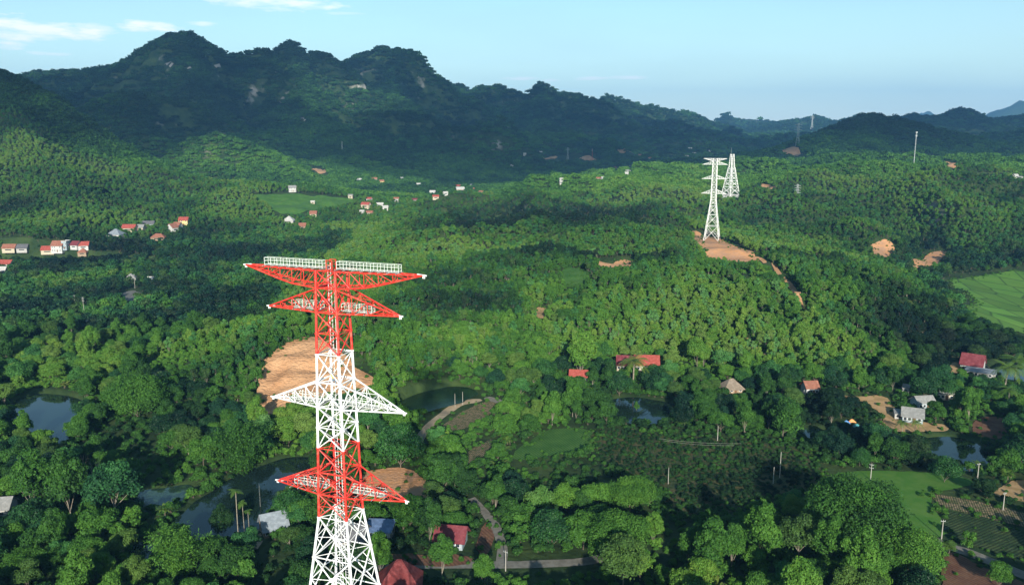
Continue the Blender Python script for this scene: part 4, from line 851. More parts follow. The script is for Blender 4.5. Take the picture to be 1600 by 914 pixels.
# ------------------------------------------------------------------ poles, wires, small things
def pole(px, py, pt, label, arms=1, thick=.14, group='power poles across the valley'):
    P = hit(px, py); Ht = min(14, max(6, (py-pt)*spx(P)/.93)); root = empty('power_pole', tuple(P), R(random.uniform(-40, 40)), label=label, cat='power pole', group=group)
    HOUSES.append((P[0], P[1]-2, 2.0))
    b = MB(); b.tube((0, 0, -.5), (0, 0, Ht), thick*1.25, thick*.75, 8); b.build('pole_shaft', M['pole'], root)
    for k in range(arms):
        a = MB(); a.box((0, 0, Ht-.5-k*1.1), (1.4, .10, .12)); 
        ao = a.build('crossbar', M['galv'], root)
        for x in (-.6, 0, .6):
            i = MB(); i.tube((x, 0, Ht-.42-k*1.1), (x, 0, Ht-.12-k*1.1), .06, .04, 6); i.build('insulator', M['galv'], ao)
    return P, Ht
pole(1471, 842, 820, 'leaning white concrete pole beside the right road'); pole(1360, 752, 730, 'concrete pole standing in the bright meadow', 2)
pole(1527, 750, 736, 'concrete pole between farm pond and tan field'); pole(1567, 797, 777, 'concrete pole in the brown ploughed strip')
pole(1218, 748, 708, 'tall slim pole in the dark scrubland', 0, .12); pole(1208, 756, 744, 'short pale post beside the tall scrubland pole', 0, .12); pole(1121, 690, 676, 'short brown post at the scrubland edge', 0, .12)
pole(137, 517, 501, 'cross topped pole in the left woods, lower one', 1, .14); pole(132, 495, 466, 'tall pole with crossbars in the left woods', 3, .14); pole(211, 451, 430, 'cross topped pole beside the grey yard', 1, .14); pole(117, 475, 462, 'small grey pole at the left wood edge', 1, .12)
pole(407, 797, 757, 'slim pole rising from the river bend', 0, .12); pole(711, 636, 622, 'left one of two posts beside the green pond', 0, .11); pole(723, 633, 623, 'right one of two posts beside the green pond', 0, .11)
pole(1044, 757, 740, 'thin post in the dark scrubland left part', 0, .1); pole(790, 892, 866, 'roadside pole at the road fork', 1, .13)
def wire(p, q, sag, label):
    b = MB(); pr = None
    for k in range(21):
        t = k/20; v = Vector(p).lerp(Vector(q), t); v.z -= sag*4*t*(1-t)
        if pr is not None: b.tube(pr, v, .025, n=4, cap=False)
        pr = v
    b.build('power_cable', M['pole'], label=label, cat='cable', group='thin cables over the scrubland')
for k, (a, b_) in enumerate((((1025, 697), (1150, 704)), ((1030, 700), (1140, 708)))):
    A = hit(*a); Bq = hit(*b_); wire((A[0], A[1]-6, A[2]+5), (Bq[0], Bq[1]-6, Bq[2]+5), .6, ('upper' if k == 0 else 'lower')+' of two thin pale cables over the dark scrubland')
M['tarpblue'] = mat('blue_tarp', (.10, .25, .50), .5); M['tarporange'] = mat('orange_tarp', (.75, .32, .12), .5); M['tarpgreen'] = mat('teal_tarp', (.08, .30, .32), .5)
for (px, py, m_, c_) in ((1322, 662, 'tarpblue', 'blue'), (1331, 660, 'tarporange', 'orange'), (1338, 668, 'tarpgreen', 'teal')):
    P = hit(px, py); s = 1.5; V = []; F = []
    for j in range(7):
        for i in range(7):
            u, v = i/6-.5, j/6-.5; V.append((u*s*2, v*s*1.4, 1.4*math.exp(-(u*u+v*v)*5)+random.uniform(-.08, .08)))
    for j in range(6):
        for i in range(6): k = j*7+i; F.append((k, k+1, k+8, k+7))
    V = [(v[0]+P[0], v[1]+P[1], v[2]+P[2]+.1) for v in V]
    mesh_obj('tarpaulin', V, F, [M[m_]], label=f'crumpled {c_} tarpaulin heap by the farm hedge', cat='tarpaulin', group='coloured tarpaulins by the farm hedge')
    HOUSES.append((P[0], P[1], 2.0))
# ------------------------------------------------------------------ vegetation
def raw_mesh(name, V, F, mats, mi=None, var=None):
    V = np.asarray(V, np.float32); F = np.asarray(F, np.int32); k = F.shape[1]
    me = bpy.data.meshes.new(name); me.vertices.add(len(V)); me.vertices.foreach_set('co', V.ravel()); me.loops.add(F.size); me.loops.foreach_set('vertex_index', F.ravel())
    me.polygons.add(len(F)); me.polygons.foreach_set('loop_start', np.arange(0, F.size, k, dtype=np.int32)); me.polygons.foreach_set('loop_total', np.full(len(F), k, np.int32))
    for m_ in mats: me.materials.append(m_)
    if mi is not None: me.polygons.foreach_set('material_index', np.asarray(mi, np.int32))
    if var is not None: a = me.attributes.new('leafvar', 'FLOAT', 'FACE'); a.data.foreach_set('value', np.asarray(var, np.float32))
    me.update(calc_edges=True); return me
def quads(C_, Nn, S, asp=.62, r=rng):
    n = len(C_); Nn = Nn/np.linalg.norm(Nn, axis=1, keepdims=True); a = r.normal(size=(n, 3)); U = np.cross(Nn, a); U /= np.linalg.norm(U, axis=1, keepdims=True)+1e-9; W_ = np.cross(Nn, U)
    S = S[:, None]; V = np.stack([C_+U*S, C_+W_*S*asp+Nn*S*.12, C_-U*S, C_-W_*S*asp-Nn*S*.10], 1).reshape(-1, 3)
    return V, np.arange(4*n).reshape(n, 4)
def crown_arrays(lobes, n, size, seed, low=-.35, fill=.12, lobevar=.5):
    r = np.random.default_rng(seed); Lb = np.array(lobes, float); wgt = Lb[:, 3]**2; idx = r.choice(len(Lb), n, p=wgt/wgt.sum())
    d = r.normal(size=(n, 3)); d /= np.linalg.norm(d, axis=1, keepdims=True); d[:, 2] = np.where(d[:, 2] < low, -d[:, 2], d[:, 2])
    bump = 1+.16*np.sin(d[:, 0]*7+idx)*np.cos(d[:, 1]*6+idx*2)
    rr = Lb[idx, 3]*np.where(r.random(n) < fill, r.uniform(.3, .8, n), r.uniform(.84, 1.10, n))*bump
    C_ = Lb[idx, :3]+d*rr[:, None]*np.stack([np.ones(n), np.ones(n), Lb[idx, 4]], 1)
    Nn = d+r.normal(size=(n, 3))*.55; S = size*r.uniform(.6, 1.35, n)
    V, F = quads(C_, Nn, S, r=r); lv = r.random(len(Lb)); var = lv[idx]*lobevar+r.random(n)*(1-lobevar)
    return V, F, var
def bare(paths):
    b = MB()
    for (a, c, r0, r1) in paths: b.tube(a, c, r0, r1, 6, cap=False)
    return np.array([tuple(v) for v in b.v]), np.array(b.f)
PROTO = {}
pcol = bpy.data.collections.new('tree_library')
def add_proto(kind, V, F, var, trunk, Hh, Rr, leafm='leaf', barkm='bark'):
    tv, tf = bare(trunk) if trunk else (np.zeros((0, 3)), np.zeros((0, 4), int))
    i = len(PROTO.setdefault(kind, []))
    crown = raw_mesh('crown', V, F, [M[leafm]], None, var); tr = raw_mesh('trunk', tv, tf, [M[barkm]]) if len(tv) else None
    J = raw_mesh(kind+'_shape', np.vstack([V, tv]), np.vstack([F, tf+len(V)]) if len(tv) else F, [M[leafm], M[barkm]], [0]*len(F)+[1]*len(tf), list(var)+[0]*len(tf))
    PROTO[kind].append(dict(crown=crown, trunk=tr, joined=J, H=Hh, R=Rr))
def broad(kind, seed, Hh, Rr, n, size, nl=13, flat=.75, low=.38, barkm='bark', leafm='leaf'):
    r = np.random.default_rng(seed); L_ = []
    for i in range(nl):
        a = r.uniform(0, 6.283); q = math.sqrt(r.uniform(0, 1)) if i else 0; t = r.uniform(.0, 1.0)
        z = Hh*(low+(1-low)*(.25+.62*t*(1-.45*q*q))); s = Rr*r.uniform(.30, .46)
        L_.append((math.cos(a)*q*Rr*.72, math.sin(a)*q*Rr*.72, min(z, Hh-s*flat), s, flat))
    V, F, var = crown_arrays(L_, n, size, seed+1)
    tr = [((0, 0, -1), (0, 0, Hh*low*.9), .15*Rr/4, .11*Rr/4)]+[((0, 0, Hh*low*.75), l[:3], .07*Rr/4, .02) for l in L_[:6]]
    add_proto(kind, V, F, var, tr, Hh, Rr, leafm, barkm)
for s in range(4): broad('broadleaf_tree', 100+s, 11, 5.2, 8000, .27, 20+s, .7, .22)
for s in range(3): broad('dense_round_tree', 120+s, 10.5, 5.4, 9000, .25, 26, .85, .12, leafm='leafdark' if s else 'leafblue')
for s in range(3): broad('grand_tree', 400+s, 15, 9.5, 30000, .25, 48, .75, .12)
for s in range(3): broad('tall_leafy_tree', 140+s, 17, 4.2, 8500, .28, 22, 1.1, .16, 'palebark')
for s in range(3): broad('feathery_tree', 160+s, 12, 4.6, 7500, .22, 24, .6, .26, 'palebark', 'leafolive' if s else 'leafblue')
for s in range(5): broad('plantation_tree', 180+s, 11, 2.3+.25*(s%3), 1500, .30, 9+s, 1.0+.1*s, .2, 'palebark', ('leaf', 'leafolive', 'leaf', 'leafblue', 'leaf')[s])
for s in range(2): broad('young_tree', 190+s, 6.5, 2.2, 1600, .24, 10, 1.15, .1)
for s in range(3): broad('shrub', 200+s, 2.4, 1.9, 800, .2, 8, .8, .05)
for s in range(4): broad('far_plantation', 210+s, 9.5, 3.1, 480, .46, 8, 1.0, .2, leafm=('leaf', 'leafolive', 'leaf', 'leafblue')[s])
for s in range(4): broad('far_broadleaf', 220+s, 10, 4.4, 650, .55, 12, .85, .1, leafm=('leaf', 'leafdark', 'leafolive', 'leafblue')[s])
def clump(seed, n=150):
    r = np.random.default_rng(seed); L_ = [(r.uniform(-.5, .5), r.uniform(-.5, .5), r.uniform(.25, .6), r.uniform(.35, .55), .8) for _ in range(6)]
    V, F, var = crown_arrays(L_, n, .17, seed, -.1, .2); add_proto('far_clump', V, F, var, None, 1.0, .8)
for s in range(4): clump(240+s)
def frond(r, V, F, var, base, az, L_, droop, up, wl, nseg=9, leafw=.10, c=.5):
    p = Vector(base); prev = p.copy(); pts = []
    for k in range(nseg+1):
        t = k/nseg; q = Vector(base)+Vector((math.cos(az)*L_*t, math.sin(az)*L_*t, L_*(up*t-droop*t*t))); pts.append(q)
    side = Vector((-math.sin(az), math.cos(az), 0))
    for k in range(nseg):
        a, b = pts[k], pts[k+1]; t = (k+.5)/nseg; w_ = wl*math.sin(math.pi*(.12+.84*t))
        for s in (-1, 1):
            for j in range(2):
                o = a.lerp(b, j*.5); e = o+side*s*w_+(b-a)*.9+Vector((0, 0, -.35*w_)); n0 = len(V)
                V += [tuple(o), tuple(o+(b-a)*.34), tuple(e), tuple(e-(b-a)*.2)]; F.append((n0, n0+1, n0+2, n0+3)); var.append(c+r.uniform(-.2, .2))
def palm(kind, seed, Hh, nf, L_, tr0, tr1, droop, up, wl):
    r = random.Random(seed); V, F, var = [], [], []; lean = (r.uniform(-.6, .6), r.uniform(-.6, .6)); top = (lean[0], lean[1], Hh)
    for i in range(nf): frond(r, V, F, var, top, i*2.4+r.uniform(-.2, .2), L_*r.uniform(.8, 1.1), droop*r.uniform(.6, 1.4), up*r.uniform(.2, 1.3), wl)
    tr = [((0, 0, -1), (lean[0]*.4, lean[1]*.4, Hh*.5), tr0, (tr0+tr1)/2), ((lean[0]*.4, lean[1]*.4, Hh*.5), top, (tr0+tr1)/2, tr1)]
    add_proto(kind, V, F, var, tr, Hh+L_*.4, L_*.8, 'palm', 'palebark')
for s in range(2): palm('areca_palm', 300+s, 13.5, 11, 2.0, .13, .10, .75, .75, .62)
for s in range(2): palm('coconut_palm', 310+s, 6.5, 16, 4.3, .22, .16, .75, .65, .9)
def banana(seed):
    r = random.Random(seed); V, F, var = [], [], []
    for st in range(4):
        bx, by = r.uniform(-1, 1), r.uniform(-1, 1)
        for i in range(7):
            az = r.uniform(0, 6.28); L_ = r.uniform(1.8, 2.8); up = r.uniform(.7, 1.2); dr = r.uniform(.5, .9); n = 6; side = Vector((-math.sin(az), math.cos(az), 0)); pr = None
            for k in range(n+1):
                t = k/n; q = Vector((bx, by, 1.6))+Vector((math.cos(az)*L_*t, math.sin(az)*L_*t, L_*(up*t-dr*t*t))); w_ = .34*math.sin(math.pi*(.08+.88*t)); cur = (tuple(q-side*w_), tuple(q+side*w_))
                if pr: n0 = len(V); V += [pr[0], pr[1], cur[1], cur[0]]; F.append((n0, n0+1, n0+2, n0+3)); var.append(.5+r.uniform(-.3, .3))
                pr = cur
    add_proto('banana_clump', V, F, var, [((0, 0, -.5), (0, 0, 1.8), .16, .12), ((.8, .3, -.5), (.8, .3, 1.8), .16, .12), ((-.7, .5, -.5), (-.7, .5, 1.8), .16, .12)], 3.6, 2.4, 'palm', 'bark')
for s in range(2): banana(320+s)
def bamboo(seed, Hh=11, Rr=6.0, nc=60):
    r = np.random.default_rng(seed); Cc = []; Nn = []; tr = []; 
    for i in range(nc):
        az = r.uniform(0, 6.283); sp = r.uniform(.15, 1.0)*Rr; hh = Hh*r.uniform(.65, 1.05)*(1-.25*sp/Rr); prev = None
        for k in range(12):
            t = k/11; p = np.array([math.cos(az)*sp*t**1.7, math.sin(az)*sp*t**1.7, hh*(1.25*t-.38*t**2.6)])
            if prev is not None and i % 9 == 0 and t < .6: tr.append((tuple(prev), tuple(p), .05, .04))
            prev = p
            if t > .12:
                for j in range(26): Cc.append(p+r.normal(size=3)*(.35+.55*(1-t))); Nn.append(r.normal(size=3)+np.array([0, 0, .9]))
    V, F = quads(np.array(Cc), np.array(Nn), (.24)*r.uniform(.6, 1.3, len(Cc)), .30, r); add_proto('bamboo_clump', V, F, r.random(len(F)), tr, Hh, Rr, 'leaf', 'palebark')
for s in range(3): bamboo(330+s)
def dead_tree():
    r = random.Random(5); tr = []
    def grow(p, d, L_, rad, n):
        q = p+d*L_; tr.append((tuple(p), tuple(q), rad, rad*.65))
        if n:
            for _ in range(3 if n > 1 else 2): grow(q, (d+Vector((r.uniform(-.7, .7), r.uniform(-.7, .7), r.uniform(-.1, .5)))).normalized(), L_*r.uniform(.6, .85), rad*.6, n-1)
    grow(Vector((0, 0, -1)), Vector((0, 0, 1)), 4.5, .26, 4); return tr
# ---- keep-clear outlines seen from above the valley: nothing taller grows in front of these places
CLEAR = []
GAPS = [np.array(g_, float) for g_ in ([(820, 797), (1000, 790), (1024, 800), (1016, 812), (940, 806), (830, 814)], [(1026, 790), (1060, 812), (1100, 800), (1075, 840), (1040, 880), (1020, 914), (1000, 914), (1028, 850)], [(735, 892), (1000, 886), (1010, 914), (735, 914)], [(800, 705), (950, 712), (1000, 745), (1000, 752), (830, 752), (790, 730)], [(215, 545), (290, 545), (305, 570), (270, 595), (230, 575)], [(150, 655), (240, 660), (250, 690), (200, 700), (150, 690)], [(200, 700), (300, 700), (330, 730), (290, 750), (215, 740)], [(395, 840), (480, 850), (470, 900), (400, 905)])]
for (nm, mt, pts, lab) in PONDS: CLEAR.append((np.array(pts, float), 22.0 if 'mirroring' in lab else (11.0 if nm == 'river' else 5.0)))
for (nm, mt, pts, off, nz, lab) in AREAS:
    if nm == 'scrubland': SCP = np.array(pts, float); continue
    CLEAR.append((np.array(pts, float), 2.0))
for (nm, mt, pts, wd, off) in ROADS:
    A_ = np.array(pts, float); sc_ = wd/spx(hit(*pts[len(pts)//2])); CLEAR.append((line_poly(pts, max(3.0, sc_*.9)), 0.0))
HPX = []
for (hx, hy, hr) in HOUSES:
    gz = float(H(hx, hy)); a, b, Z = project(hx, hy, gz); HPX.append((a, b, hr*FPX/Z, hr, hy, Z))
HPX = np.array(HPX); HXY = np.array(HOUSES)
def allowed(x, y, z, hh, rad):
    """drop plants standing on, or hiding, the open places and the houses"""
    ok = np.ones(len(x), bool); bx, by, Z = project(x, y, z); tx, ty, Zt = project(x, y, z+hh*.85); mx_, my_, _ = project(x, y, z+hh*.45)
    for (P, mg) in CLEAR:
        lo = P.min(0)-3; hi = P.max(0)+3
        for (qx, qy, marg) in ((bx, by, -rad*.35*FPX/Z), (mx_, my_, mg), (tx, ty, mg+1.5)):
            k = np.nonzero((qx > lo[0]-20) & (qx < hi[0]+20) & (qy > lo[1]-20) & (qy < hi[1]+20) & ok)[0]
            if len(k):
                s = sdf(P, qx[k], qy[k]); mm = marg[k] if isinstance(marg, np.ndarray) else marg; ok[k[s > mm]] = False
    k = np.nonzero((hh > 3) & ok)[0] if isinstance(hh, np.ndarray) else (np.nonzero(ok)[0] if hh > 3 else [])
    if len(k):
        ok[k[(sdf(SCP, bx[k], by[k]) > -4) | (sdf(SCP, tx[k], ty[k]) > 3)]] = False
        for g_ in GAPS: ok[k[(sdf(g_, mx_[k], my_[k]) > 0) | (sdf(g_, tx[k], ty[k]) > 3)]] = False
    for (a, b, wpx, hr, hy, Zh) in HPX:
        near = (np.abs(bx-a) < wpx+rad*FPX/Z*.55) & (y < hy+hr) & (ty < b-2.0*FPX/Zh) & (by > b-3.0*FPX/Zh)
        ok &= ~near
    for (hx, hy, hr) in HOUSES: ok &= np.hypot(x-hx, y-hy) > hr+rad*.45
    ok &= np.hypot(x+24.2, y-110) > 9
    return ok
def scatter(y0, y1, s, seed, jit=.48, pad=40, wide=.64):
    """jittered rows of points, kept to a wedge a little wider than the view"""
    r = np.random.default_rng(seed); out = []
    y = y0
    while y < y1:
        sp = s(y) if callable(s) else s; hw = wide*y+pad; n = int(2*hw/sp); xs = (np.arange(n)-n/2)*sp+r.uniform(-jit, jit, n)*sp; ys = y+r.uniform(-jit, jit, n)*sp
        out.append(np.stack([xs, ys, np.full(n, sp)], 1)); y += sp
    return np.vstack(out)
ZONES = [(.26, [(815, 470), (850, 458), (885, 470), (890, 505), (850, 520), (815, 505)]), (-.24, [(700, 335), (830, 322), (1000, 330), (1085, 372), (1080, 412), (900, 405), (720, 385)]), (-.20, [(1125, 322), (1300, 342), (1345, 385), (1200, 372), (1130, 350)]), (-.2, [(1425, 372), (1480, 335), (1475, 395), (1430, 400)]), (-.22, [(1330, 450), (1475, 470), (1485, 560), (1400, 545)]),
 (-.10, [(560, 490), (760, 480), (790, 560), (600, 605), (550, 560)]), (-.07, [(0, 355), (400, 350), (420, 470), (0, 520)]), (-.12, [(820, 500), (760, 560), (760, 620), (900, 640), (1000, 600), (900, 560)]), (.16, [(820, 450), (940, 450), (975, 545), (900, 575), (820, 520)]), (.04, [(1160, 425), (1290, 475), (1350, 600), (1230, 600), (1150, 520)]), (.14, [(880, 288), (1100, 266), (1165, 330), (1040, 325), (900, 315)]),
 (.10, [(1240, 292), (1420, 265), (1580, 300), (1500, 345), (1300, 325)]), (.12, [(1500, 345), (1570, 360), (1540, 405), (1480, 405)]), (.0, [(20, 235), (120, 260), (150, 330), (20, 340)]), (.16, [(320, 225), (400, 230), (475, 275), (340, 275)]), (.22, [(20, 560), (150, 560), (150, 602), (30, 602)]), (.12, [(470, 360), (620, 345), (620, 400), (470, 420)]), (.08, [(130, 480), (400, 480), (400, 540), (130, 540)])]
ZONES = [(a, np.array(b, float)) for a, b in ZONES]  # tints of darker and lighter stands, with hill relief shade put into the colour
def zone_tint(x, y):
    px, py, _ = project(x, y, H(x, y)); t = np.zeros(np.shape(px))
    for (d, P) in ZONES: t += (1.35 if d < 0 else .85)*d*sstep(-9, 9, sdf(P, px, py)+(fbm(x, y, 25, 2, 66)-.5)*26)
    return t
def tint_of(x, y, z):
    t = .45+(fbm(x, y, 70, 3, 51)-.5)*.95+(fbm(x, y, 16, 2, 52)-.5)*.36
    st = vnoise(x/70+fbm(x, y, 40, 2, 58)*1.2, y/95, 57); t = t+.04+.13*(sstep(.60, .64, st)-sstep(.36, .32, st))
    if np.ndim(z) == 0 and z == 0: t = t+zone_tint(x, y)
    return np.minimum(t, .78)
POINTS = {}   # kind -> list of arrays x y z rot scale variant tint
def put(kind, x, y, z, sc, tint, seed=0):
    r = np.random.default_rng(seed+len(x)); n = len(x)
    POINTS.setdefault(kind, []).append(np.stack([x, y, z, r.uniform(0, 6.283, n), sc*r.uniform(.85, 1.18, n), r.integers(0, len(PROTO[kind]), n), tint+r.normal(0, .042, n)], 1))
def spread(kind, P, scale, tint, seed, rad=None, sink=.3):
    x, y = P[:, 0], P[:, 1]; z = H(x, y)-sink; pr = PROTO[kind][0]; ok = allowed(x, y, z, pr['H']*scale, pr['R']*scale)
    put(kind, x[ok], y[ok], z[ok], np.broadcast_to(scale, x.shape)[ok], np.broadcast_to(tint, x.shape)[ok] if not callable(tint) else tint(x[ok], y[ok]), seed)
SCRUB = next(a[2] for a in AW if a[0] == 'scrubland')
def near_valley():
    P = scatter(150, 480, 7.6, 1); x, y = P[:, 0], P[:, 1]; g = H(x, y); hill = (g > 5.5) & (y > 335); sc = sdf(SCRUB, x, y) > -4
    keep = ~hill & ~sc & (np.random.default_rng(3).random(len(x)) < .93); P = P[keep]; x, y = P[:, 0], P[:, 1]; r = np.random.default_rng(4); u = r.random(len(x))+(fbm(x, y, 40, 2, 61)-.5)*.9
    tb = tint_of(x, y, 0)
    for kind, lo, hi, s0, s1, dt in (('dense_round_tree', -9, .22, .62, .95, -.20), ('broadleaf_tree', .22, .60, .6, .95, .0), ('feathery_tree', .60, .74, .7, 1.0, .05), ('tall_leafy_tree', .74, .86, .6, .95, -.05), ('young_tree', .86, .97, .9, 1.4, .08), ('banana_clump', .97, 9, .9, 1.2, .1)):
        k = (u >= lo) & (u < hi); s = r.uniform(s0, s1, k.sum()); Q = P[k]; t = tb[k]+dt
        xx, yy = Q[:, 0], Q[:, 1]; z = H(xx, yy)-.3; pr = PROTO[kind][0]; ok = allowed(xx, yy, z, pr['H']*s, pr['R']*s)
        put(kind, xx[ok], yy[ok], z[ok], s[ok], t[ok], 11)
    P = scatter(150, 480, 3.3, 2); x, y = P[:, 0], P[:, 1]; g = H(x, y); insc = sdf(SCRUB, x, y)
    Q = P[(insc < 0)]; spread('shrub', Q, np.random.default_rng(5).uniform(.6, 1.5, len(Q)), lambda a, b: tint_of(a, b, 0)-.10, 12)
    P = scatter(215, 320, 1.9, 8); k = sdf(SCRUB, P[:, 0], P[:, 1]) > 0; Q = P[k]
    spread('shrub', Q, np.random.default_rng(6).uniform(.25, .75, len(Q)), lambda a, b: .16+(fbm(a, b, 12, 3, 71)-.5)*.5+.0*a, 13)
def hills():
    P = scatter(335, 640, 3.4, 21); x, y = P[:, 0], P[:, 1]; g = H(x, y); k = (g > 5.5); gap = (fbm(x, y, 16, 2, 63) > .33) & (np.random.default_rng(9).random(len(x)) < .9)
    Q = P[k & gap]; x, y = Q[:, 0], Q[:, 1]; r = np.random.default_rng(22); big = r.random(len(x)) < .05
    spread('plantation_tree', Q[~big], r.uniform(.5, .92, (~big).sum()), lambda a, b: tint_of(a, b, 0)+.05, 23)
    spread('broadleaf_tree', Q[big], r.uniform(.5, .9, big.sum()), lambda a, b: tint_of(a, b, 0)+.0, 24)
    spread('shrub', P[k], r.uniform(.5, 1.3, k.sum()), lambda a, b: tint_of(a, b, 0)-.02, 25)
    P = scatter(640, 1250, lambda y: 3.7+(y-640)*.0040, 26); x, y = P[:, 0], P[:, 1]; g = H(x, y); k = g > 5.5
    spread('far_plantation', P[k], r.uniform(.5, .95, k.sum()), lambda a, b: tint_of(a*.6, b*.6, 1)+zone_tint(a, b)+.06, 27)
    P = scatter(480, 1250, lambda y: 5.4+(y-480)*.003, 28); x, y = P[:, 0], P[:, 1]; g = H(x, y); k = g <= 5.5
    spread('far_broadleaf', P[k], r.uniform(.45, 1.05, k.sum()), lambda a, b: tint_of(a, b, 0)-.16, 29)
def far():
    P = scatter(1240, 7200, lambda y: 5.6+(y-1240)*.0048, 31, wide=.66); x, y, sp = P.T; z = H(x, y)-.5; r = np.random.default_rng(32)
    s = sp*np.interp(y, [1240, 3000, 5000], [1.05, 1.0, .72])*r.uniform(.7, 1.35, len(x)); ok = np.ones(len(x), bool); m_ = y < 3200; ok[m_] = allowed(x[m_], y[m_], z[m_], s[m_], s[m_]*.7)
    gx = (H(x+6, y)-H(x-6, y))/12; gy = (H(x, y+6)-H(x, y-6))/12; steep = np.hypot(gx, gy)
    ok &= ~((steep > 1.15) & (fbm(x, y, 50, 2, 83) > .56))
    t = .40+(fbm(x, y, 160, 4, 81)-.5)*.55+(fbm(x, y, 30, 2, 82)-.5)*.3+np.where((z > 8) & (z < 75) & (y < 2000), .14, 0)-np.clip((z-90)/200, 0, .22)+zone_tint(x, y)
    put('far_clump', x[ok], y[ok], z[ok], s[ok], t[ok], 33)
near_valley(); hills(); far()
def tufts():
    # small growth creeping over the edges of the bare places and fields
    for (nm, mt, P, off, nz, lab) in AW:
        c = P.mean(0)
        if c[1] > 900 or nm in ('meadow', 'yard', 'concrete_pad'): continue
        lo = P.min(0)-3; hi = P.max(0)+3; n = int((hi-lo).prod()/9); r = np.random.default_rng(n+5); x = r.uniform(lo[0], hi[0], n); y = r.uniform(lo[1], hi[1], n); s = sdf(P, x, y)
        if nm == 'clearing':
            kk = (s > -2) & (r.random(n) < .55); put('shrub', x[kk], y[kk], H(x[kk], y[kk])-.1, r.uniform(.3, .8, kk.sum()), np.full(kk.sum(), .74), 72)
        k = (s > -3) & (s < 9) & (r.random(n) < np.exp(-np.clip(s, 0, 9)/(2.4 if c[1] < 500 else 4)))
        for (hx, hy, hr) in HOUSES: k &= np.hypot(x-hx, y-hy) > hr+1
        put('shrub', x[k], y[k], H(x[k], y[k])-.1, r.uniform(.15, .7, k.sum()), np.full(k.sum(), .45), 71)
tufts()
def off_frame_stand():
    # trees just below the lower edge of the view, on the slope under the camera
    P = scatter(92, 172, 7.5, 41, wide=.2, pad=150); x, y = P[:, 0], P[:, 1]; k = (x < 75) & (np.hypot(x+24, y-110) > 16); P = P[k]; r = np.random.default_rng(42); z = H(P[:, 0], P[:, 1])
    hmax = (115-z-P[:, 1]*math.tan(R(31.8)))
    s = np.minimum(r.uniform(1.2, 1.75, len(P)), hmax/18.5); k = s > .4; put('tall_leafy_tree', P[k, 0], P[k, 1], z[k]-.3, s[k]*.85, np.full(k.sum(), .42), 43)
off_frame_stand()

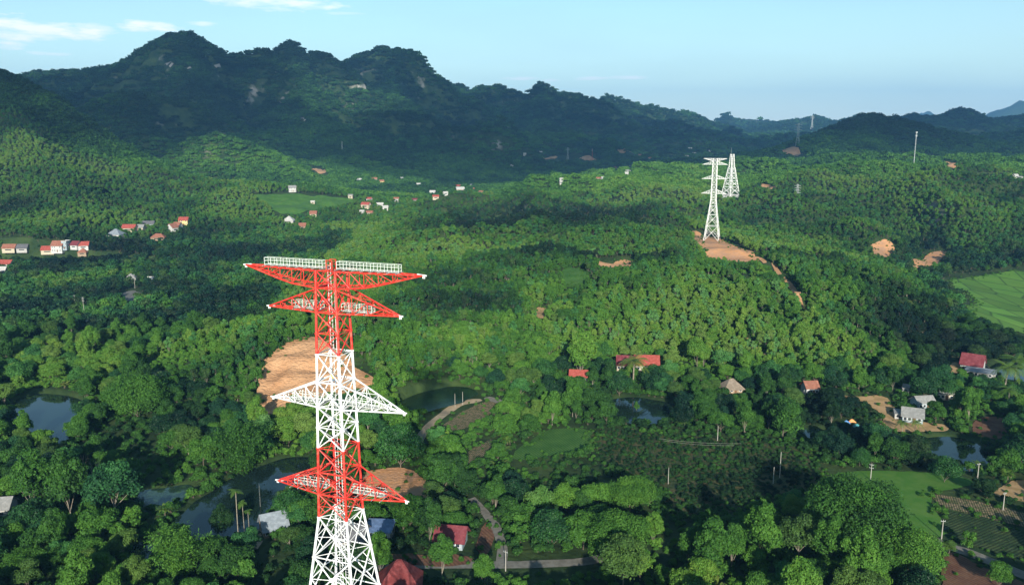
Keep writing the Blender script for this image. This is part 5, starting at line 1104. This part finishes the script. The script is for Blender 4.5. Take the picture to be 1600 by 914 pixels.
# ---- single trees that can be picked out
NAMED = [  # kind, crown centre px py, crown width px, tint, label
 ('grand_tree', 212, 614, 84, .46, 'broad rounded tree between the long left pond and the shaded clearing'),
 ('tall_leafy_tree', 46, 742, 52, .50, 'tall narrow bright tree left of the bare pale branches'),
 ('tall_leafy_tree', 104, 745, 56, .36, 'tall dark tree just left of the bare pale branches'),
 ('feathery_tree', 175, 752, 78, .38, 'tall grey green tree just right of the bare pale branches'),
 ('broadleaf_tree', 8, 762, 40, .62, 'olive tinted tree at the left edge'),
 ('bamboo_clump', 276, 848, 104, .62, 'yellow green bamboo spraying beside the river bend'),
 ('bamboo_clump', 28, 872, 66, .46, 'drooping bamboo at the lower left edge'),
 ('bamboo_clump', 76, 868, 52, .42, 'drooping bamboo next to the lower left edge clump'),
 ('broadleaf_tree', 132, 852, 44, .45, 'small lit tree right of the drooping bamboos'),
 ('tall_leafy_tree', 345, 812, 32, .18, 'narrow dark column tree standing in front of the river'),
 ('bamboo_clump', 375, 685, 100, .44, 'huge soft bamboo thicket above the river bend'),
 ('dense_round_tree', 455, 786, 52, .38, 'round tree on the river bank left of the tower'),
 ('dense_round_tree', 625, 690, 70, .36, 'round tree between tower and curved track'),
 ('broadleaf_tree', 692, 738, 58, .28, 'dark tree at the right end of the orange clay pad'),
 ('dense_round_tree', 845, 778, 44, .86, 'single round yellow green tree left of the sunlit row'),
 ('broadleaf_tree', 886, 775, 42, .62, 'first tree of the sunlit row, next to the round yellow green one'),
 ('broadleaf_tree', 930, 770, 48, .62, 'middle tree of the sunlit row'),
 ('grand_tree', 985, 766, 68, .58, 'largest round tree at the right end of the sunlit row'),
 ('dense_round_tree', 862, 822, 62, .36, 'left tree of the lower grove above the road'),
 ('broadleaf_tree', 912, 822, 60, .50, 'second tree of the lower grove above the road'),
 ('grand_tree', 965, 832, 92, .58, 'brightest spreading tree of the lower grove'),
 ('feathery_tree', 975, 868, 70, .42, 'feathery drooping tree at the bottom of the lower grove'),
 ('broadleaf_tree', 770, 766, 40, .30, 'dark tree behind the upper end of the concrete lane'),
 ('broadleaf_tree', 800, 796, 48, .36, 'tree right of the concrete lane bend'),
 ('tall_leafy_tree', 690, 862, 36, .48, 'pointed tree in front of the maroon roofed house'),
 ('tall_leafy_tree', 757, 884, 30, .58, 'small bright topped tree beside the road fork'),
 ('tall_leafy_tree', 592, 856, 38, .50, 'round bush tree right of the tower legs'),
 ('grand_tree', 1338, 795, 132, .34, 'massive dark crown in front of the bright meadow'),
 ('grand_tree', 1422, 858, 92, .64, 'brightest green tree of the bottom right grove'),
 ('broadleaf_tree', 1388, 812, 62, .46, 'tree between massive dark crown and bright meadow'),
 ('tall_leafy_tree', 1345, 862, 54, .56, 'upright bright tree below the massive dark crown'),
 ('tall_leafy_tree', 1190, 822, 52, .50, 'tallest pointed tree at the top of the bottom right grove'),
 ('tall_leafy_tree', 1112, 852, 52, .50, 'pointed tree at the left shoulder of the bottom right grove'),
 ('tall_leafy_tree', 1145, 845, 40, .44, 'slender tree between the two pointed ones'),
 ('feathery_tree', 1250, 832, 60, .42, 'soft crowned tree right of the tallest pointed one'),
 ('young_tree', 1515, 840, 22, .60, 'lone small round tree in the dark crop field'),
 ('broadleaf_tree', 1562, 898, 40, .52, 'lit tree beside the red earth in the bottom right corner'),
 ('feathery_tree', 1484, 852, 22, .50, 'wispy sapling beside the concrete road'),
 ('dense_round_tree', 1478, 728, 44, .40, 'round tree on the near bank of the farm pond'),
 ('tall_leafy_tree', 908, 548, 40, .80, 'bright yellow green tree above the small red roofed white house'),
 ('dense_round_tree', 940, 570, 36, .34, 'dark round tree between the two red roofed houses'),
 ('dense_round_tree', 968, 596, 40, .32, 'dark round tree in front of the long red roofed house'),
 ('coconut_palm', 990, 572, 40, .62, 'coconut palm before the long red roofed house'),
 ('coconut_palm', 1411, 664, 18, .55, 'left one of two short palms in front of the largest farmhouse'),
 ('coconut_palm', 1430, 664, 18, .55, 'right one of two short palms in front of the largest farmhouse'),
 ('coconut_palm', 1572, 583, 40, .55, 'big palm at the blue pond'),
 ('coconut_palm', 1588, 571, 40, .45, 'second palm behind the big palm at the blue pond'),
 ('coconut_palm', 1578, 615, 30, .50, 'low palm below the blue pond'),
 ('broadleaf_tree', 1464, 640, 32, .40, 'forked tree right of the largest grey farmhouse'),
 ('dense_round_tree', 1448, 600, 42, .28, 'dark mango crown above the farmhouses'),
 ('dense_round_tree', 1480, 602, 34, .34, 'olive mango crown right of the dark one above the farmhouses'),
 ('broadleaf_tree', 1225, 650, 58, .40, 'big blue green tree below the thatched hut slope'),
 ('tall_leafy_tree', 995, 633, 9, .5, 'slim pale trunked tree standing before the narrow dark pond'),
 ('broadleaf_tree', 1105, 646, 34, .42, 'white trunked tree at the scrubland top edge'),
 ('dense_round_tree', 1600, 700, 60, .34, 'dark tree mass at the right edge beside the farm pond'),
]
R5 = np.random.default_rng(55); INDIV = []
def tree_obj(kind, v, loc, rz, sc, tint, label, group=None):
    pr = PROTO[kind][v]; root = empty(kind, loc, rz, label=label, cat={'areca_palm': 'palm', 'coconut_palm': 'palm', 'bamboo_clump': 'bamboo', 'banana_clump': 'banana plant', 'shrub': 'shrub'}.get(kind, 'tree'), group=group); root.scale = (sc, sc, sc)
    for nm in ('crown', 'trunk'):
        if pr[nm] is None: continue
        o = bpy.data.objects.new(nm, pr[nm]); COL.objects.link(o); o.parent = root; o['tint'] = float(tint)
    return root
NXY = []
for (kind, px, py, wpx, ti, lab) in NAMED:
    v = int(R5.integers(0, len(PROTO[kind]))); pr = PROTO[kind][v]; hc = 9.0
    for _ in range(4):
        P = hit(px, py, hc); sc = wpx*spx(P)/(2*pr['R']*.92); hc = pr['H']*sc*.58
    tree_obj(kind, v, (P[0], P[1], float(H(P[0], P[1]))-.3), R5.uniform(0, 6.28), sc, ti, lab); NXY.append((P[0], P[1], pr['R']*sc))
for (bx, by, ty, lab) in ((373, 850, 770, 'leftmost areca palm on the river bank'), (383, 846, 786, 'middle areca palm on the river bank'), (391, 850, 800, 'rightmost areca palm on the river bank')):
    P = hit(bx, by); sc = (by-ty)*spx(P)/.9/13.8; tree_obj('areca_palm', 0, tuple(P), R5.uniform(0, 6), sc, .5, lab, 'areca palms on the river bank'); NXY.append((P[0], P[1], 2))
P = hit(134, 745, 9); dt = empty('dead_tree', (P[0], P[1], float(H(P[0], P[1]))), label='bare pale leafless tree among the tall left trees', cat='tree'); dt.scale = (1.15,)*3
tv, tf = bare(dead_tree()); o = bpy.data.objects.new('trunk', raw_mesh('bare_branches', tv, tf, [M['palebark']])); COL.objects.link(o); o.parent = dt; NXY.append((P[0], P[1], 3))
NXY = np.array(NXY)
for kind in list(POINTS):                                # thin what would stand inside the picked-out trees
    A = np.vstack(POINTS[kind])
    if kind not in ('far_clump',):
        keep = np.ones(len(A), bool)
        for (x, y, r_) in NXY: keep &= np.hypot(A[:, 0]-x, A[:, 1]-y) > r_*(.75 if kind != 'shrub' else .3)
        A = A[keep]
    POINTS[kind] = A
# ---- the largest of the remaining near trees become objects of their own
AREA_WORDS = [(60, 590, 'along the left pond'), (60, 690, 'in the left edge woods above the bare branches'), (250, 560, 'around the shaded clearing on the left'), (330, 620, 'on the slope left of the clay cutting'), (100, 800, 'in the lower left thicket'), (200, 700, 'between left pond and river bend'), (240, 890, 'in the dark bottom left corner'),
 (420, 880, 'below the river bend near the grey hut'), (440, 700, 'on the bank above the river bend'), (620, 670, 'beside the curved track'), (650, 900, 'around the bottom red roof'), (640, 830, 'between tower and maroon roofed house'), (780, 820, 'along the concrete lane'), (760, 700, 'around the small staked field'), (860, 640, 'above the green crop field'), (830, 570, 'right of the green pond, under the hill'), (1000, 590, 'around the red roofed houses'), (1080, 650, 'between narrow pond and thatched hut'), (950, 720, 'at the left rim of the scrubland'),
 (920, 890, 'under the lower grove by the road'), (1080, 880, 'at the left foot of the bottom right grove'), (1200, 880, 'in the middle of the bottom right grove'), (1330, 890, 'in the right part of the bottom right grove'), (1230, 700, 'at the right rim of the scrubland'), (1330, 700, 'in the hedge above the bright meadow'), (1290, 640, 'left of the tan farm track'), (1440, 620, 'around the grey farmhouses'), (1560, 640, 'right of the farm pond'), (1520, 740, 'between farm pond and tan field'), (1560, 880, 'in the bottom right corner by the road'), (1180, 590, 'around the thatched hut'), (1350, 560, 'at the foot of the plantation slope')]
KW = {'broadleaf_tree': 'spreading broadleaf tree', 'dense_round_tree': 'dense round crowned tree', 'tall_leafy_tree': 'tall upright leafy tree', 'feathery_tree': 'soft feathery crowned tree', 'plantation_tree': 'slim plantation tree', 'young_tree': 'small young tree', 'banana_clump': 'ragged banana clump'}
def split_individuals(nmax=300-len(NAMED)):
    rows = []
    for kind in KW:
        if kind == 'plantation_tree' or kind not in POINTS: continue
        A = POINTS[kind]; pr = PROTO[kind][0]; x, y, z, s = A[:, 0], A[:, 1], A[:, 2], A[:, 4]; cx_, cy_, Z = project(x, y, z+pr['H']*s*.6); size = pr['R']*s*2*FPX/Z*np.sqrt(pr['H']*s/(pr['R']*s*2))
        ok = (cx_ > 5) & (cx_ < 1595) & (cy_ > 250) & (cy_ < 905)
        for i in np.nonzero(ok)[0]: rows.append((size[i], kind, i, cx_[i], cy_[i]))
    rows.sort(key=lambda r_: -r_[0]); pick = rows[:nmax]; drop = {}
    for (_, kind, i, a, b) in pick:
        A = POINTS[kind][i]; ar = min(AREA_WORDS, key=lambda q: (q[0]-a)**2+1.8*(q[1]-b)**2)[2]; t = A[6]
        shade = 'dark ' if t < .34 else ('bright ' if t > .56 else 'mid green '); lab = f'{shade}{KW[kind]} {ar}'
        tree_obj(kind, int(A[5]), (A[0], A[1], A[2]), A[3], A[4], t, lab, group='trees '+ar); drop.setdefault(kind, []).append(i)
    for kind, ii in drop.items(): POINTS[kind] = np.delete(POINTS[kind], ii, 0)
split_individuals()
# ---- everything uncountable: one object per kind of growth, instancing its shapes on points
def stuff(name, kind, A, label):
    if not len(A): return
    lib = bpy.data.collections.new(kind+'_shapes')
    for i, pr in enumerate(PROTO[kind]): lib.objects.link(bpy.data.objects.new(f'{kind}_shape_{i}', pr['joined']))
    me = bpy.data.meshes.new(name); me.vertices.add(len(A)); me.vertices.foreach_set('co', A[:, :3].astype(np.float32).ravel())
    for nm, ty, dat in (('rz', 'FLOAT', A[:, 3]), ('sc', 'FLOAT', A[:, 4]), ('tint', 'FLOAT', A[:, 6])):
        a = me.attributes.new(nm, ty, 'POINT'); a.data.foreach_set('value', dat.astype(np.float32))
    a = me.attributes.new('pick', 'INT', 'POINT'); a.data.foreach_set('value', A[:, 5].astype(np.int32)); me.update()
    o = bpy.data.objects.new(name, me); COL.objects.link(o); tag(o, label, kind='stuff')
    ng = bpy.data.node_groups.new(name+'_growth', 'GeometryNodeTree'); ng.interface.new_socket('Geometry', in_out='INPUT', socket_type='NodeSocketGeometry'); ng.interface.new_socket('Geometry', in_out='OUTPUT', socket_type='NodeSocketGeometry')
    N = ng.nodes; L = ng.links; gi = N.new('NodeGroupInput'); go = N.new('NodeGroupOutput'); ip = N.new('GeometryNodeInstanceOnPoints'); ci = N.new('GeometryNodeCollectionInfo')
    ci.inputs['Collection'].default_value = lib; ci.inputs['Separate Children'].default_value = True; ci.inputs['Reset Children'].default_value = True
    def at(nm, ty):
        n = N.new('GeometryNodeInputNamedAttribute'); n.data_type = ty; n.inputs[0].default_value = nm; return n.outputs['Attribute']
    cx_ = N.new('ShaderNodeCombineXYZ'); L.new(at('rz', 'FLOAT'), cx_.inputs[2]); e2r = N.new('FunctionNodeEulerToRotation'); L.new(cx_.outputs[0], e2r.inputs[0])
    L.new(gi.outputs[0], ip.inputs['Points']); L.new(ci.outputs[0], ip.inputs['Instance']); ip.inputs['Pick Instance'].default_value = True
    L.new(at('pick', 'INT'), ip.inputs['Instance Index']); L.new(e2r.outputs[0], ip.inputs['Rotation']); L.new(at('sc', 'FLOAT'), ip.inputs['Scale']); L.new(ip.outputs[0], go.inputs[0])
    md = o.modifiers.new('growth', 'NODES'); md.node_group = ng
SL = {'far_clump': ('far_forest', 'dark forest canopy covering the far slopes and mountains'), 'far_plantation': ('hill_forest', 'bright plantation forest over the middle hills'), 'far_broadleaf': ('valley_woods', 'mixed woods across the left and right valley floor'),
 'plantation_tree': ('slope_forest', 'dense plantation trees on the slope facing the tower'), 'shrub': ('undergrowth', 'low bushes and undergrowth between trees')}
for kind, A in POINTS.items():
    nm, lab = SL.get(kind, ('woodland', 'remaining '+KW.get(kind, kind).replace('_', ' ')+' canopy filling the near woods')); stuff(nm, kind, A, lab)
print('POINTS', {k: len(a) for k, a in POINTS.items()})

# ------------------------------------------------------------------ out-of-view cloud added to shade the mountains, air, smoke
def cloud_mat(name, through):
    m = mat(name, (.85, .86, .88), 1.0, 0); N = m.node_tree.nodes; L = m.node_tree.links; tr = N.new('ShaderNodeBsdfTransparent'); mx = N.new('ShaderNodeMixShader'); at = N.new('ShaderNodeAttribute'); at.attribute_name = 'dense'; mr = N.new('ShaderNodeMapRange'); mr.inputs[3].default_value = 1.0; mr.inputs[4].default_value = through; L.new(at.outputs['Fac'], mr.inputs[0]); L.new(mr.outputs[0], mx.inputs[0])
    L.new(N['Principled BSDF'].outputs[0], mx.inputs[1]); L.new(tr.outputs[0], mx.inputs[2]); L.new(mx.outputs[0], N['Material Output'].inputs[0]); return m
def shade_cloud_bank(x0, x1, y0, y1, maskf, through, n, seed, alt, lo, hi, label):
    off = alt/math.tan(R(SUN_EL)); gx = np.linspace(x0, x1, n); gy = np.linspace(y0, y1, n); X, Y = np.meshgrid(gx, gy)
    s = maskf(X, Y); nn = fbm(X, Y, 420*(n > 100)+170*(n <= 100), 4, seed)
    mk = s-sstep(lo, hi, nn)*.95-.12; th = np.clip(mk, 0, 1)**.6; b = fbm(X, Y, 300, 4, seed+2)
    X2 = X+off*math.tan(R(SUN_AZ_OFF)); Y2 = Y-off
    V = np.concatenate([np.stack([X2, Y2, alt+th*(60+160*b)], -1).reshape(-1, 3), np.stack([X2, Y2, alt-th*(20+60*b)], -1).reshape(-1, 3)]); F = []
    q = mk > 0; N_ = n*n
    for j in range(n-1):
        for i in range(n-1):
            if q[j:j+2, i:i+2].any(): k = j*n+i; F.append((k, k+1, k+n+1, k+n)); F.append((N_+k+n, N_+k+n+1, N_+k+1, N_+k))
    o = mesh_obj('cloud', V, F, [cloud_mat('shade_cloud_white', through)], smooth=True, label=label, kind='stuff')  # unseen from the camera, added and shaped for the shade it casts
    dn = np.clip(mk*1.6, 0, 1).ravel(); a = o.data.attributes.new('dense', 'FLOAT', 'POINT'); a.data.foreach_set('value', np.concatenate([dn, dn]).astype(np.float32))
shade_cloud_bank(-5200, 3400, 1100, 5600, lambda X, Y: sstep(-60, 380, Y-np.interp(X, [-2500, -1000, -760, -640, -300, 0, 400, 900, 2500], [1180, 1180, 1260, 1680, 1780, 1850, 1950, 2050, 2200]))*sstep(0, 700, 5500-Y)*sstep(0, 700, X+5200)*sstep(0, 700, 3400-X), .34, 110, 91, 1500.0, .53, .68, 'unseen cloud bank added overhead to shade the mountains')
def volume_mat(name, col, dens, aniso=.2, noise=None):
    m = bpy.data.materials.new(name); m.use_nodes = True; N = m.node_tree.nodes; L = m.node_tree.links; N.remove(N['Principled BSDF']); pv = N.new('ShaderNodeVolumePrincipled')
    pv.inputs['Color'].default_value = (*col, 1); pv.inputs['Density'].default_value = dens; pv.inputs['Anisotropy'].default_value = aniso; L.new(pv.outputs[0], N['Material Output'].inputs['Volume']); return m
HAZE_D = 0.000068
_zt = float(T.max())+35; _zb = float(T.min())-1.0; print('AIR', _zb, _zt, GX[0], GX[-1], GY[0], GY[-1])
hz = MB(); hz.box((0, (GY[0]+GY[-1])/2, (_zb+_zt)/2), (GX[-1]-GX[0]+100, GY[-1]-GY[0]+100, _zt-_zb)); hz.build('haze', volume_mat('thin_blue_air', (.22, .54, 1.0), HAZE_D, .0), label='thin blue haze over the valley', kind='stuff')
def smoke(px, py, y, rx, ry, rz_, dens, label, shear=0):
    P = at_y(px, py, y); V = []; F = []; n, m_ = 20, 12
    for j in range(m_+1):
        for i in range(n):
            ph = math.pi*j/m_; th = 2*math.pi*i/n; k = 1+.25*math.sin(3*th+j*.6)+.12*math.sin(5*th-j)
            V.append((P[0]+rx*k*math.sin(ph)*math.cos(th)+shear*math.cos(ph), P[1]+ry*k*math.sin(ph)*math.sin(th), P[2]+rz_*math.cos(ph)))
    for j in range(m_):
        for i in range(n): F.append((j*n+i, j*n+(i+1) % n, (j+1)*n+(i+1) % n, (j+1)*n+i))
    mesh_obj('smoke', V, F, [volume_mat('drifting_smoke', (.55, .75, 1.0), dens)], smooth=True, label=label, kind='stuff')
smoke(172, 325, 1050, 16, 22, 26, .022, 'thin bluish smoke column above the left village', -14)
smoke(1350, 262, 1900, 190, 260, 12, .0042, 'low bluish mist behind the right hill', 0)
smoke(1070, 228, 5200, 60, 120, 70, .005, 'bluish smoke rising over the farthest village', 20)
smoke(830, 243, 3300, 190, 200, 22, .0036, 'faint smoke layer over the far valley', 0)
